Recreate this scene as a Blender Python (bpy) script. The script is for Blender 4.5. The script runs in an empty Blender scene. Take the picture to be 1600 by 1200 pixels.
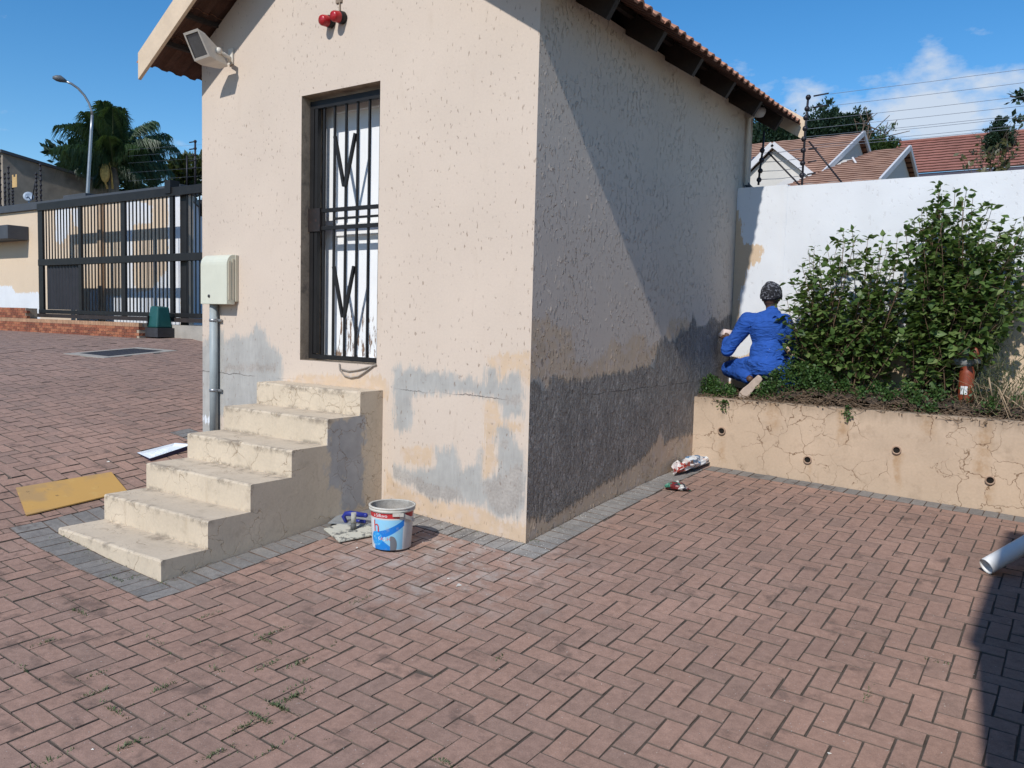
import bpy, bmesh, math, random
import numpy as np
from mathutils import Vector, Matrix
random.seed(7); np.random.seed(7)
S = bpy.context.scene; COL = S.collection

# ------------------------------------------------------------------ camera, world, sun, exposure
F = 1285.74; YAW, PITCH, ROLL = 0.6059, 0.0755, 0.0261
CAM = np.array([2.99, -4.5244, 1.4748])
_fw = np.array([-math.sin(YAW)*math.cos(PITCH), math.cos(YAW)*math.cos(PITCH), -math.sin(PITCH)])
_r0 = np.array([math.cos(YAW), math.sin(YAW), 0]); _u0 = np.cross(_r0, _fw)
_r = math.cos(ROLL)*_r0+math.sin(ROLL)*_u0; _u = -math.sin(ROLL)*_r0+math.cos(ROLL)*_u0
cd = bpy.data.cameras.new('camera'); cam = bpy.data.objects.new('camera', cd); COL.objects.link(cam)
cd.sensor_width = 36; cd.lens = F/1600*36; cd.clip_start = .05; cd.clip_end = 3000
cam.matrix_world = Matrix(((_r[0], _u[0], -_fw[0], CAM[0]), (_r[1], _u[1], -_fw[1], CAM[1]), (_r[2], _u[2], -_fw[2], CAM[2]), (0, 0, 0, 1)))
S.camera = cam
SUN = Vector((0.13, -1.0, 0.87)).normalized()
W = bpy.data.worlds.new('World'); S.world = W; W.use_nodes = True
wn = W.node_tree; wn.nodes.clear()
def wnode(t, **k):
    n = wn.nodes.new(t)
    for a, b in k.items(): setattr(n, a, b)
    return n
def ray(x, y): return _fw+(x-800)/F*_r-(y-600)/F*_u
sky = wnode('ShaderNodeTexSky', sky_type='NISHITA', sun_disc=False, sun_elevation=math.asin(SUN.z), sun_rotation=math.atan2(SUN.x, SUN.y),
            altitude=1500, air_density=1.25, dust_density=0.25, ozone_density=3.5)
hs = wnode('ShaderNodeHueSaturation'); hs.inputs['Saturation'].default_value = 1.32; hs.inputs['Value'].default_value = 1.0
wn.links.new(sky.outputs[0], hs.inputs['Color'])
tc = wnode('ShaderNodeTexCoord'); nz = wnode('ShaderNodeTexNoise'); nz.inputs['Scale'].default_value = 11; nz.inputs['Detail'].default_value = 7; nz.inputs['Roughness'].default_value = .58
mp = wnode('ShaderNodeMapping'); mp.inputs['Scale'].default_value = (1, 1, 1.9)
wn.links.new(tc.outputs['Generated'], mp.inputs[0]); wn.links.new(mp.outputs[0], nz.inputs['Vector'])
def wmath(op, a, b=None, clamp=False):
    n = wnode('ShaderNodeMath', operation=op, use_clamp=clamp)
    for i, v in enumerate((a, b)):
        if v is None: continue
        if hasattr(v, 'links'): wn.links.new(v, n.inputs[i])
        else: n.inputs[i].default_value = v
    return n.outputs[0]
# cloud banks low in the sky, all round the horizon: (direction, half width, half height)
banks = [(ray(1500, 195), .135, .052), (ray(1310, 190), .05, .03), (ray(305, 275), .045, .03), (ray(2000, 170), .25, .07), (ray(-300, 250), .12, .04),
         (np.array([-.6, -.8, .15]), .3, .09), (np.array([.5, -.85, .12]), .25, .07), (np.array([1, .1, .16]), .3, .08)]
acc = None
for d, hw, hh in banks:
    d = d/np.linalg.norm(d); t = np.array([-d[1], d[0], 0]); t /= np.linalg.norm(t); up = np.cross(d, t); up *= np.sign(up[2])
    def dot(v):
        n = wnode('ShaderNodeVectorMath', operation='DOT_PRODUCT'); wn.links.new(tc.outputs['Generated'], n.inputs[0]); n.inputs[1].default_value = tuple(v); return n.outputs['Value']
    a = wmath('POWER', wmath('DIVIDE', dot(t), hw), 2.0); b = wmath('POWER', wmath('DIVIDE', dot(up), hh), 2.0)
    f = wmath('SUBTRACT', 1.0, wmath('SQRT', wmath('ADD', a, b)))
    f = wmath('MINIMUM', f, wmath('MULTIPLY', wmath('SUBTRACT', dot(d), .3), 10.0))
    f = wmath('MAXIMUM', f, -1.0)
    acc = f if acc is None else wmath('MAXIMUM', acc, f)
cm = wmath('ADD', wmath('MULTIPLY', acc, .55), wmath('MULTIPLY', wmath('SUBTRACT', nz.outputs['Fac'], .5), 3.2))
cm = wmath('MULTIPLY', wmath('SUBTRACT', cm, -.02), 1.5, True)
cm = wmath('MULTIPLY', cm, .78)
mx = wnode('ShaderNodeMix', data_type='RGBA'); wn.links.new(cm, mx.inputs['Factor']); wn.links.new(hs.outputs[0], mx.inputs['A']); mx.inputs['B'].default_value = (5.2, 5.5, 5.9, 1)
bg = wnode('ShaderNodeBackground'); bg.inputs['Strength'].default_value = 0.14
wo = wnode('ShaderNodeOutputWorld'); wn.links.new(mx.outputs['Result'], bg.inputs[0]); wn.links.new(bg.outputs[0], wo.inputs[0])
sl = bpy.data.lights.new('sun', 'SUN'); sl.energy = 4.15; sl.angle = math.radians(.9); sl.color = (1, .97, .92)
so = bpy.data.objects.new('sun', sl); COL.objects.link(so); so.location = (0, -20, 20)
so.rotation_euler = SUN.to_track_quat('Z', 'Y').to_euler()
S.view_settings.view_transform = 'Standard'; S.view_settings.look = 'None'; S.view_settings.exposure = 0; S.view_settings.gamma = 1
S.view_settings.use_curve_mapping = False

# ------------------------------------------------------------------ geometry helpers
def V(*a): return np.array(a, float)
def hit(x, y, ax, d):
    D = ray(x, y); return CAM+D*((d-CAM[ax])/D[ax])
def PX(x, y, d): return hit(x, y, 0, d)
def PY(x, y, d): return hit(x, y, 1, d)
def PZ(x, y, d): return hit(x, y, 2, d)
def proj(p):
    d = np.asarray(p, float)-CAM; z = d@_fw; return 800+F*(d@_r)/z, 600-F*(d@_u)/z, z
def ga(x):
    x = np.asarray(x, float)
    a = np.interp(x, [-8, -3.57, -3.0, -2.5, -1.9, -1.325, -.6, 0, 4], [.905, .39, .265, .16, .105, .07, .028, 0, -.14])
    a = np.where(x < -8, .905+0*x, a)
    return a
def gb(y):
    y = np.asarray(y, float)
    b = np.where(y > 0, .1*y-.012*y*y, .085*y)
    b = np.where(y < -1.8, -.153+.03*(y+1.8), b)
    b = np.where(y > 4.1, .208, b)
    return np.where(y < -6, -.279, b)
def g(x, y): return ga(x)+gb(y)
def G(px, py):
    D = ray(px, py); lo, hi = .5, 60.
    ts = np.linspace(1, 40, 4000); P = CAM+np.outer(ts, D); s = P[:, 2]-g(P[:, 0], P[:, 1]); i = int(np.argmax(s < 0))
    return P[i]
class MB:
    def __init__(s): s.v = []; s.f = []; s.mi = []; s.sm = []
    def add(s, vs, fs, mi=0, sm=False):
        o = len(s.v); s.v += [tuple(map(float, p)) for p in vs]
        for f in fs: s.f.append([o+i for i in f]); s.mi.append(mi); s.sm.append(sm)
        return s
    def box(s, x0, x1, y0, y1, z0, z1, mi=0):
        return s.add([(x0, y0, z0), (x1, y0, z0), (x1, y1, z0), (x0, y1, z0), (x0, y0, z1), (x1, y0, z1), (x1, y1, z1), (x0, y1, z1)],
                     [(0, 3, 2, 1), (4, 5, 6, 7), (0, 1, 5, 4), (1, 2, 6, 5), (2, 3, 7, 6), (3, 0, 4, 7)], mi)
    def hexa(s, lo, hi, mi=0):      # four bottom points, four top points, counter-clockwise from above
        return s.add(list(lo)+list(hi), [(0, 3, 2, 1), (4, 5, 6, 7), (0, 1, 5, 4), (1, 2, 6, 5), (2, 3, 7, 6), (3, 0, 4, 7)], mi)
    def bar(s, a, b, w, h, up=(0, 0, 1), mi=0):
        a, b = np.array(a, float), np.array(b, float); d = b-a; d /= np.linalg.norm(d); up = np.array(up, float)
        x = np.cross(d, up); x /= np.linalg.norm(x); z = np.cross(x, d)
        q = [(-w/2, -h/2), (w/2, -h/2), (w/2, h/2), (-w/2, h/2)]
        return s.add([a+x*i+z*j for i, j in q]+[b+x*i+z*j for i, j in q], [(0, 1, 2, 3), (7, 6, 5, 4), (0, 4, 5, 1), (1, 5, 6, 2), (2, 6, 7, 3), (3, 7, 4, 0)], mi)
    def tube(s, pts, r, n=8, mi=0, cap=True):
        pts = [np.array(p, float) for p in pts]; rs = r if hasattr(r, '__len__') else [r]*len(pts); vs = []; fs = []
        ref = None
        for i, p in enumerate(pts):
            d = pts[min(i+1, len(pts)-1)]-pts[max(i-1, 0)]; d /= (np.linalg.norm(d)+1e-9)
            if ref is None: ref = np.array([0, 0, 1.]) if abs(d[2]) < .9 else np.array([1., 0, 0])
            x = np.cross(d, ref); x /= (np.linalg.norm(x)+1e-9); y = np.cross(x, d); ref = y
            for k in range(n):
                t = 2*math.pi*k/n; vs.append(p+rs[i]*(math.cos(t)*x+math.sin(t)*y))
        for i in range(len(pts)-1):
            for k in range(n):
                fs.append((i*n+k, i*n+(k+1) % n, (i+1)*n+(k+1) % n, (i+1)*n+k))
        s.add(vs, fs, mi, True)
        if cap:
            o = len(s.v)-len(vs)
            s.f.append([o+k for k in range(n)][::-1]); s.mi.append(mi); s.sm.append(False)
            s.f.append([o+(len(pts)-1)*n+k for k in range(n)]); s.mi.append(mi); s.sm.append(False)
        return s
    def lathe(s, prof, c, n=28, mi=0, axis=(0, 0, 1)):
        c = np.array(c, float); ax = np.array(axis, float); ax /= np.linalg.norm(ax)
        x = np.cross(ax, [0, 1, 0] if abs(ax[1]) < .9 else [1, 0, 0]); x /= np.linalg.norm(x); y = np.cross(ax, x)
        vs = []; fs = []
        for r, z in prof:
            for k in range(n): t = 2*math.pi*k/n; vs.append(c+ax*z+r*(math.cos(t)*x+math.sin(t)*y))
        for i in range(len(prof)-1):
            for k in range(n): fs.append((i*n+k, i*n+(k+1) % n, (i+1)*n+(k+1) % n, (i+1)*n+k))
        return s.add(vs, fs, mi, True)
    def prism(s, poly, off, mi=0):   # planar polygon extruded by a vector
        n = len(poly); off = np.array(off, float); a = [np.array(p, float) for p in poly]
        return s.add(a+[p+off for p in a], [tuple(range(n))[::-1], tuple(range(n, 2*n))]+[(i, (i+1) % n, n+(i+1) % n, n+i) for i in range(n)], mi)
    def ball(s, c, r, n=10, mi=0, sc=(1, 1, 1)):
        c = np.array(c, float); vs = []; m = n//2
        for i in range(m+1):
            ph = math.pi*i/m
            for k in range(n): t = 2*math.pi*k/n; vs.append(c+r*np.array([math.sin(ph)*math.cos(t)*sc[0], math.sin(ph)*math.sin(t)*sc[1], math.cos(ph)*sc[2]]))
        return s.add(vs, [((i+1)*n+k, (i+1)*n+(k+1) % n, i*n+(k+1) % n, i*n+k) for i in range(m) for k in range(n)], mi, True)
    def mesh(s, name, mats, org=(0, 0, 0), fix=True):
        me = bpy.data.meshes.new(name); o = np.array(org)
        me.from_pydata([tuple(np.array(p)-o) for p in s.v], [], s.f)
        for m in (mats if isinstance(mats, (list, tuple)) else [mats]): me.materials.append(m)
        me.polygons.foreach_set('material_index', s.mi); me.polygons.foreach_set('use_smooth', s.sm)
        if fix and len(s.f) < 30000:
            bm = bmesh.new(); bm.from_mesh(me); bmesh.ops.recalc_face_normals(bm, faces=bm.faces); bm.to_mesh(me); bm.free()
        me.update(); return me
    def build(s, name, mats, parent=None, bevel=0, fix=True):
        org = np.array(parent.matrix_basis.translation) if parent is not None else np.zeros(3)
        if parent is not None and parent.parent is not None: org = org+np.array(parent.parent.matrix_basis.translation)
        return link(name, s.mesh(name, mats, org, fix), parent, bevel)
def link(name, me, parent=None, bevel=0):
    o = bpy.data.objects.new(name, me); COL.objects.link(o)
    if parent is not None: o.parent = parent
    if bevel:
        b = o.modifiers.new('bevel', 'BEVEL'); b.width = bevel; b.segments = 2; b.limit_method = 'ANGLE'; b.angle_limit = math.radians(40); b.harden_normals = False
    return o
def tag(o, label, cat, group=None):
    o['label'] = label; o['category'] = cat
    if group: o['group'] = group
    return o
def thing(name, label, cat, loc=(0, 0, 0), group=None):
    o = bpy.data.objects.new(name, None); COL.objects.link(o); o.location = tuple(map(float, loc)); o.empty_display_size = .1
    return tag(o, label, cat, group)
def struct(o): o['kind'] = 'structure'; return o
def stuff(o): o['kind'] = 'stuff'; return o
def copy_tree(o, parent=None, sub=True):
    c = o.copy(); COL.objects.link(c)
    if parent is not None: c.parent = parent
    for ch in list(o.children): copy_tree(ch, c)
    return c
def bake(o):
    dg = bpy.context.evaluated_depsgraph_get(); me = bpy.data.meshes.new_from_object(o.evaluated_get(dg))
    o.modifiers.clear(); o.data = me
    for p in me.polygons: p.use_smooth = True
    return o

# ------------------------------------------------------------------ material helpers
class NT:
    def __init__(s, name):
        s.m = bpy.data.materials.new(name); s.m.use_nodes = True; s.t = s.m.node_tree; s.b = s.t.nodes['Principled BSDF']
        s.pos = s.n('ShaderNodeNewGeometry').outputs['Position']
    def n(s, typ, ins=None, **pr):
        n = s.t.nodes.new(typ)
        for k, v in pr.items(): setattr(n, k, v)
        for k, v in (ins or {}).items(): s.set(n.inputs[k], v)
        return n
    def set(s, sock, v):
        if hasattr(v, 'is_linked'): s.t.links.new(v, sock)
        else: sock.default_value = v
    def map(s, sc=(1, 1, 1), vec=None, loc=(0, 0, 0), rot=(0, 0, 0)): return s.n('ShaderNodeMapping', {0: vec or s.pos, 1: loc, 2: rot, 3: sc}).outputs[0]
    def noise(s, scale, detail=4, rough=.55, vec=None, dist=0): return s.n('ShaderNodeTexNoise', {'Vector': vec or s.pos, 'Scale': scale, 'Detail': detail, 'Roughness': rough, 'Distortion': dist}).outputs['Fac']
    def vor(s, scale, vec=None, feature='F1', out='Distance'): return s.n('ShaderNodeTexVoronoi', {'Vector': vec or s.pos, 'Scale': scale}, feature=feature).outputs[out]
    def math(s, op, a, b=0., clamp=False):
        return s.n('ShaderNodeMath', {0: a, 1: b}, operation=op, use_clamp=clamp).outputs[0]
    def step(s, v, lo, hi): return s.n('ShaderNodeMapRange', {0: v, 1: lo, 2: hi, 3: 0., 4: 1.}, interpolation_type='SMOOTHSTEP').outputs[0]
    def mix(s, f, a, b, mode='MIX'):
        a = a if hasattr(a, 'is_linked') else (*a[:3], 1); b = b if hasattr(b, 'is_linked') else (*b[:3], 1)
        return s.n('ShaderNodeMix', {0: f, 6: a, 7: b}, data_type='RGBA', blend_type=mode).outputs[2]
    def val(s, col, f, lo, hi):     # multiply a colour by a value running lo..hi
        k = s.n('ShaderNodeMapRange', {0: f, 1: .25, 2: .75, 3: lo, 4: hi}).outputs[0]
        c = s.n('ShaderNodeCombineColor', {0: k, 1: k, 2: k}).outputs[0]
        return s.mix(1., col, c, 'MULTIPLY')
    def bump(s, h, strength=.3, dist=.01, normal=None):
        i = {'Height': h, 'Strength': strength, 'Distance': dist}
        if normal is not None: i['Normal'] = normal
        return s.n('ShaderNodeBump', i).outputs[0]
    def sep(s, v): n = s.n('ShaderNodeSeparateXYZ', {0: v}); return n.outputs
    def out(s, col, rough=.7, normal=None, metal=0, spec=.4):
        s.set(s.b.inputs['Base Color'], col if hasattr(col, 'is_linked') else (*col[:3], 1)); s.set(s.b.inputs['Roughness'], rough); s.set(s.b.inputs['Metallic'], metal)
        s.set(s.b.inputs['Specular IOR Level'], spec)
        if normal is not None: s.set(s.b.inputs['Normal'], normal)
        return s.m
def simple(name, col, rough=.6, var=.18, scale=6, bump=0., bscale=80, metal=0, spec=.4, dirt=None, dscale=5, damt=.55):
    t = NT(name); c = t.val((*col, 1), t.noise(scale, 5), 1-var, 1+var); c = t.val(c, t.noise(scale*7, 3), 1-var*.5, 1+var*.5)
    if dirt: c = t.mix(t.math('MULTIPLY', t.step(t.noise(dscale, 6, .65), damt, damt+.18), .75), c, dirt)
    nrm = t.bump(t.noise(bscale, 4), bump, .004) if bump else None
    return t.out(c, rough, nrm, metal, spec)

PAINT = (.575, .475, .39); TAN = (.55, .405, .275); GREYP = (.335, .335, .32); DARKP = (.32, .283, .25); WHITE = (.66, .67, .69)
def wall_mat(name, base, rough_side=False, streak=True, white=WHITE, pits=.6):
    """painted render; attribute fld holds four signed distance fields (m): R primer, G tan undercoat, B dark primer, A white paint"""
    t = NT(name)
    at = t.n('ShaderNodeAttribute', attribute_name='fld'); sp = t.n('ShaderNodeSeparateColor', {0: at.outputs['Color']})
    st = t.noise(1., 5, .7, t.map((38, 38, 5))); bl = t.noise(13, 6, .6); fine = t.noise(60, 3)
    edge = t.math('ADD', t.math('MULTIPLY', t.math('SUBTRACT', st, .5), .20), t.math('MULTIPLY', t.math('SUBTRACT', bl, .5), .10))
    def m(sock, lo=-.012, hi=.016): return t.step(t.math('ADD', sock, edge), lo, hi)
    c = t.val((*base, 1), t.noise(1.3, 5), .95, 1.05); c = t.val(c, fine, .97, 1.03)
    c = t.mix(t.math('MULTIPLY', t.step(t.noise(3, 6, .65, t.map((3, 3, .8))), .55, .75), .22), c, (base[0]*.8, base[1]*.76, base[2]*.7))
    tan = t.val((*TAN, 1), t.noise(4, 5), .86, 1.14); tan = t.mix(t.step(bl, .45, .7), tan, (TAN[0]*1.02, TAN[1]*1.1, TAN[2]*1.3))
    pr = t.val((*GREYP, 1), t.noise(5, 6, .6), .82, 1.2); pr = t.val(pr, st, .86, 1.14)
    dk = t.val((*DARKP, 1), t.noise(5, 6, .65), .7, 1.3); dk = t.val(dk, fine, .8, 1.25)
    c = t.mix(t.math('MULTIPLY', m(sp.outputs[1]), .88), c, tan)
    c = t.mix(t.math('MULTIPLY', m(sp.outputs[0], -.03, .03), .85), c, pr)
    mb = m(sp.outputs[2], -.02, .02)
    if not rough_side: mb = t.math('MULTIPLY', mb, .72)
    c = t.mix(mb, c, dk)
    c = t.mix(m(at.outputs['Alpha'], -.006, .01), c, t.val((*white, 1), t.noise(3, 5), .94, 1.04))
    # worm-like pits of the scraped plaster
    pv = t.noise(1., 2, .5, t.map((48, 48, 20))); pit = t.step(pv, .64, .685)
    pit = t.math('MULTIPLY', pit, t.step(t.noise(1.6, 5, .6), .34, .56))
    c = t.mix(t.math('MULTIPLY', pit, pits), c, (base[0]*.33, base[1]*.27, base[2]*.23))
    h = t.math('ADD', t.math('MULTIPLY', fine, .25), t.math('MULTIPLY', t.noise(7, 4), .5))
    h = t.math('SUBTRACT', h, t.math('MULTIPLY', pit, 1.1))
    nrm = t.bump(h, .35, .006)
    _x, _y, zz_ = t.sep(t.pos)
    cl = t.math('ABSOLUTE', t.math('ADD', t.math('SUBTRACT', zz_, DPC), t.math('MULTIPLY', t.math('SUBTRACT', t.noise(5, 5, .7), .5), .07)))
    crk = t.math('MULTIPLY', t.math('SUBTRACT', 1., t.step(cl, .0015, .0045)), t.step(t.noise(1.7, 3), .42, .55)); c = t.mix(t.math('MULTIPLY', crk, .75), c, (.07, .06, .055))
    if rough_side:
        gate = t.step(t.noise(2.6, 4), .36, .62)
        r1 = t.noise(1., 2, .5, t.map((30, 34, 17)), .3); blob = t.math('MULTIPLY', t.step(r1, .56, .64), gate)
        nrm = t.bump(blob, 1., .014, nrm)
        r2 = t.noise(1., 5, .66, t.map((20, 24, 12)), .2); r3 = t.noise(55, 3)
        nrm = t.bump(t.math('MULTIPLY', t.math('ADD', t.math('MULTIPLY', t.step(r2, .38, .66), 1.), t.math('MULTIPLY', r3, .5)), mb), 1., .022, nrm)
        c = t.mix(t.math('MULTIPLY', t.math('MULTIPLY', t.step(r2, .56, .72), mb), .35), c, (.34, .32, .30))
    return t.out(c, .82, nrm, spec=.25)
DPC = .955
def cracked_mat(name, base, side=False, sc=5.5, amt=.55, patch=None, nose=None, stains=None):
    t = NT(name)
    wob = t.n('ShaderNodeTexNoise', {'Vector': t.pos, 'Scale': 9, 'Detail': 4}).outputs['Color']
    p = t.n('ShaderNodeVectorMath', {0: t.pos, 1: t.n('ShaderNodeVectorMath', {0: wob, 3: .16}, operation='SCALE').outputs[0]}, operation='ADD').outputs[0]
    d1 = t.vor(sc, p, 'DISTANCE_TO_EDGE'); d2 = t.vor(sc*2.3, p, 'DISTANCE_TO_EDGE')
    c1 = t.math('MULTIPLY', t.math('SUBTRACT', 1., t.step(d1, .003, t.math('ADD', .006, t.math('MULTIPLY', t.step(t.noise(6, 4), .35, .7), .022)))), t.step(t.noise(2.3, 3), .40, .54))
    c2 = t.math('MULTIPLY', t.math('SUBTRACT', 1., t.step(d2, .004, t.math('ADD', .008, t.math('MULTIPLY', t.step(t.noise(9, 4), .4, .7), .026)))), t.step(t.noise(4.1, 3), .56, .64))
    cr = t.math('MAXIMUM', c1, c2)
    c = t.val((*base, 1), t.noise(2.2, 6), .88, 1.1); c = t.val(c, t.noise(55, 4), .94, 1.06)
    c = t.mix(t.math('MULTIPLY', t.step(t.noise(6, 6, .68), .53, .72), .45), c, (base[0]*.62, base[1]*.6, base[2]*.58))
    c = t.mix(t.math('MULTIPLY', t.step(t.noise(1., 5, .6, t.map((9, 9, 1.2))), .6, .78), .35), c, (base[0]*.6, base[1]*.52, base[2]*.42))
    if patch:
        x, y, z = t.sep(t.pos); e = t.math('MULTIPLY', t.math('SUBTRACT', t.noise(9, 6, .65), .5), .30); f = None
        for cy, cz, hy, hz in patch:
            a = t.math('SUBTRACT', hy, t.math('ABSOLUTE', t.math('SUBTRACT', y, cy))); b = t.math('SUBTRACT', hz, t.math('ABSOLUTE', t.math('SUBTRACT', z, cz)))
            q = t.math('MINIMUM', a, b); f = q if f is None else t.math('MAXIMUM', f, q)
        f = t.math('MULTIPLY', t.step(t.math('ADD', f, e), -.02, .03), t.step(x, -1.335, -1.330))
        c = t.mix(f, c, t.val((.36, .345, .33, 1), t.noise(9, 5), .85, 1.15))
    if stains:
        x, y, z = t.sep(t.pos); wx = t.math('ADD', x, t.math('MULTIPLY', t.math('SUBTRACT', t.noise(7, 4), .5), .12)); f = None
        for sx, hw, z0, z1 in stains:
            b = t.math('MULTIPLY', t.math('SUBTRACT', 1., t.step(t.math('ABSOLUTE', t.math('SUBTRACT', wx, sx)), hw*.3, hw*1.5)), t.math('MULTIPLY', t.step(z, z0, z0+.15), t.math('SUBTRACT', 1., t.step(z, z1-.02, z1)))); f = b if f is None else t.math('MAXIMUM', f, b)
        c = t.mix(t.math('MULTIPLY', f, t.math('MULTIPLY', t.step(t.noise(14, 5, .7), .3, .7), .6)), c, (.33, .19, .085))
        tz = t.math('MULTIPLY', t.step(t.math('ADD', z, t.math('MULTIPLY', t.noise(1., 4, .6, t.map((22, 22, 5))), .22)), .80, .95), .5); c = t.mix(tz, c, (.22, .16, .11))
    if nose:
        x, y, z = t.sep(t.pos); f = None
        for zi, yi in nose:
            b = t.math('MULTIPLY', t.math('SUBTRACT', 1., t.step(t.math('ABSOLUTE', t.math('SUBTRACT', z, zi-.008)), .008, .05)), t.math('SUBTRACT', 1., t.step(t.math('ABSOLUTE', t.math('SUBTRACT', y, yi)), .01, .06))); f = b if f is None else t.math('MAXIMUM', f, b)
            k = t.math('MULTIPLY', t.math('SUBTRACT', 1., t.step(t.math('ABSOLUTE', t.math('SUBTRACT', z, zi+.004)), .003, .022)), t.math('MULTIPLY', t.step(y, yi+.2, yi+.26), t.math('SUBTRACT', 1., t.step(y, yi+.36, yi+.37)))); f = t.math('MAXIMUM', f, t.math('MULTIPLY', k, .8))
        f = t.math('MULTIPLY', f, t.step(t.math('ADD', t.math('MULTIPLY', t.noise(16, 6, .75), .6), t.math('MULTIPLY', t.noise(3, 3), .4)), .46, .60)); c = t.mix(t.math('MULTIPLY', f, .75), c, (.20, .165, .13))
    c = t.mix(t.math('MULTIPLY', cr, amt), c, (base[0]*.30, base[1]*.22, base[2]*.15))
    nrm = t.bump(t.math('SUBTRACT', t.math('ADD', t.math('MULTIPLY', t.noise(60, 4), .3), t.noise(8, 4)), t.math('MULTIPLY', cr, 1.3)), .4, .006)
    return t.out(c, .85, nrm, spec=.2)
def paver_mat(name, grey=False, obj=False):
    t = NT(name)
    rnd = t.n('ShaderNodeObjectInfo').outputs['Random'] if obj else t.n('ShaderNodeAttribute', attribute_name='tint').outputs['Fac']
    base = t.n('ShaderNodeValToRGB', {0: rnd}); cr = base.color_ramp
    cols = [(.175, .165, .152), (.205, .19, .175), (.23, .212, .193), (.19, .176, .16)] if grey else [(.29, .184, .141), (.33, .205, .156), (.31, .196, .151), (.345, .214, .163), (.302, .192, .149), (.268, .177, .139), (.32, .201, .155), (.294, .188, .147)]
    while len(cr.elements) < len(cols): cr.elements.new(.5)
    for i, c in enumerate(cols): cr.elements[i].position = i/(len(cols)-1); cr.elements[i].color = (*c, 1)
    c = t.val(base.outputs[0], t.noise(24, 6, .7), .76, 1.22); c = t.val(c, t.noise(190, 3, .7), .78, 1.22)
    big = t.noise(1.1, 5, .6); c = t.val(c, big, .84, 1.12)
    xx, yy, _z = t.sep(t.pos); dmg = t.math('MULTIPLY', t.step(t.math('MULTIPLY', yy, -1.), .9, 2.4), t.step(t.math('MULTIPLY', xx, -1.), -.9, .6))
    dark = t.math('MULTIPLY', t.step(t.math('ADD', t.noise(5, 6, .65), t.math('MULTIPLY', dmg, .05)), .56, .72), .6); c = t.mix(dark, c, (.085, .062, .052))
    x, y, z = t.sep(t.pos)
    # cement dust and spilled filler about the foot of the front wall
    dd = t.n('ShaderNodeVectorMath', {0: t.pos, 1: (-.25, -.55, 0)}, operation='DISTANCE').outputs['Value']
    du = t.math('MULTIPLY', t.math('SUBTRACT', 1., t.step(dd, .25, 1.25)), t.step(t.noise(7, 6, .7), .42, .72))
    c = t.mix(t.math('MULTIPLY', du, .6), c, (.44, .41, .37))
    fw_ = t.math('MULTIPLY', t.math('SUBTRACT', 1., t.step(t.math('ABSOLUTE', x), .05, .34)), t.step(t.noise(5, 6, .7), .34, .66)); fw_ = t.math('MULTIPLY', fw_, t.step(y, -.45, -.15)); c = t.mix(t.math('MULTIPLY', fw_, .45), c, (.40, .375, .34))
    sp = t.math('MULTIPLY', t.step(t.noise(110, 2), .71, .74), .75); c = t.mix(sp, c, (.5, .45, .42))
    # tyre-worn dusty grey of the drive
    dr = t.math('MULTIPLY', t.step(t.math('MULTIPLY', x, -1.), 3., 9.), .35); c = t.mix(dr, c, (.23, .175, .155))
    nrm = t.bump(t.math('ADD', t.math('MULTIPLY', t.noise(320, 3), .6), t.noise(45, 4)), .35, .003)
    return t.out(c, .88, nrm, spec=.2)
def leaf_mat(name, cols, obj=False, transl=.28, rough=.42):
    t = NT(name)
    rnd = t.n('ShaderNodeObjectInfo').outputs['Random'] if obj else t.n('ShaderNodeAttribute', attribute_name='tint').outputs['Fac']
    rp = t.n('ShaderNodeValToRGB', {0: rnd}); cr = rp.color_ramp
    while len(cr.elements) < len(cols): cr.elements.new(.5)
    for i, c in enumerate(cols): cr.elements[i].position = i/(len(cols)-1); cr.elements[i].color = (*c, 1)
    c = t.val(rp.outputs[0], t.noise(30, 3), .8, 1.2)
    m = t.out(c, rough, None, spec=.35)
    tr = t.n('ShaderNodeBsdfTranslucent', {0: t.mix(.5, c, (.16, .25, .03))}); mx = t.n('ShaderNodeMixShader', {0: transl, 1: t.b.outputs[0], 2: tr.outputs[0]})
    t.t.links.new(mx.outputs[0], t.t.nodes['Material Output'].inputs[0]); return m
def set_tint(me, per=1):
    a = me.attributes.new('tint', 'FLOAT', 'FACE'); n = len(me.polygons)
    a.data.foreach_set('value', np.repeat(np.random.rand(n//per+1), per)[:n])

M = {}
M['front'] = wall_mat('front_wall_paint', PAINT); M['side'] = wall_mat('side_wall_paint', (.575, .475, .39), True, pits=.45)
M['bound'] = wall_mat('boundary_paint', (.62, .49, .36), pits=.1); M['back'] = wall_mat('back_wall_paint', (.56, .42, .29), pits=.12)
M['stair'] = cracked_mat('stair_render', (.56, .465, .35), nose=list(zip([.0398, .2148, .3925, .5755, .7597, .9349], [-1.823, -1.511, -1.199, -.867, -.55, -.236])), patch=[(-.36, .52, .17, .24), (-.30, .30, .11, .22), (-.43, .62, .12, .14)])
M['planter'] = cracked_mat('planter_render', (.485, .365, .262), sc=4.6, amt=.8, stains=[(2.40, .05, .30, .82), (1.80, .03, .12, .49), (.30, .03, .12, .51), (1.08, .025, .12, .33), (2.46, .03, .10, .33), (.75, .05, .5, .82), (1.35, .05, .45, .82), (2.0, .06, .55, .82)])
M['pav_o'] = paver_mat('red_paver_single', obj=True); M['pav_s'] = paver_mat('red_paver'); M['gry_o'] = paver_mat('grey_paver', True, True); M['gry_s'] = paver_mat('grey_paver_joined', True)
M['pside'] = simple('soiled_paver_edge', (.135, .098, .078), .95, .3, 30); M['sand'] = simple('joint_sand', (.078, .060, .047), .95, .4, 18, .4, 200)
M['earth'] = simple('earth', (.16, .12, .08), .95, .3, 2, .5, 40)
M['soil'] = simple('soil', (.045, .032, .023), .95, .5, 12, .9, 60)
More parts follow.
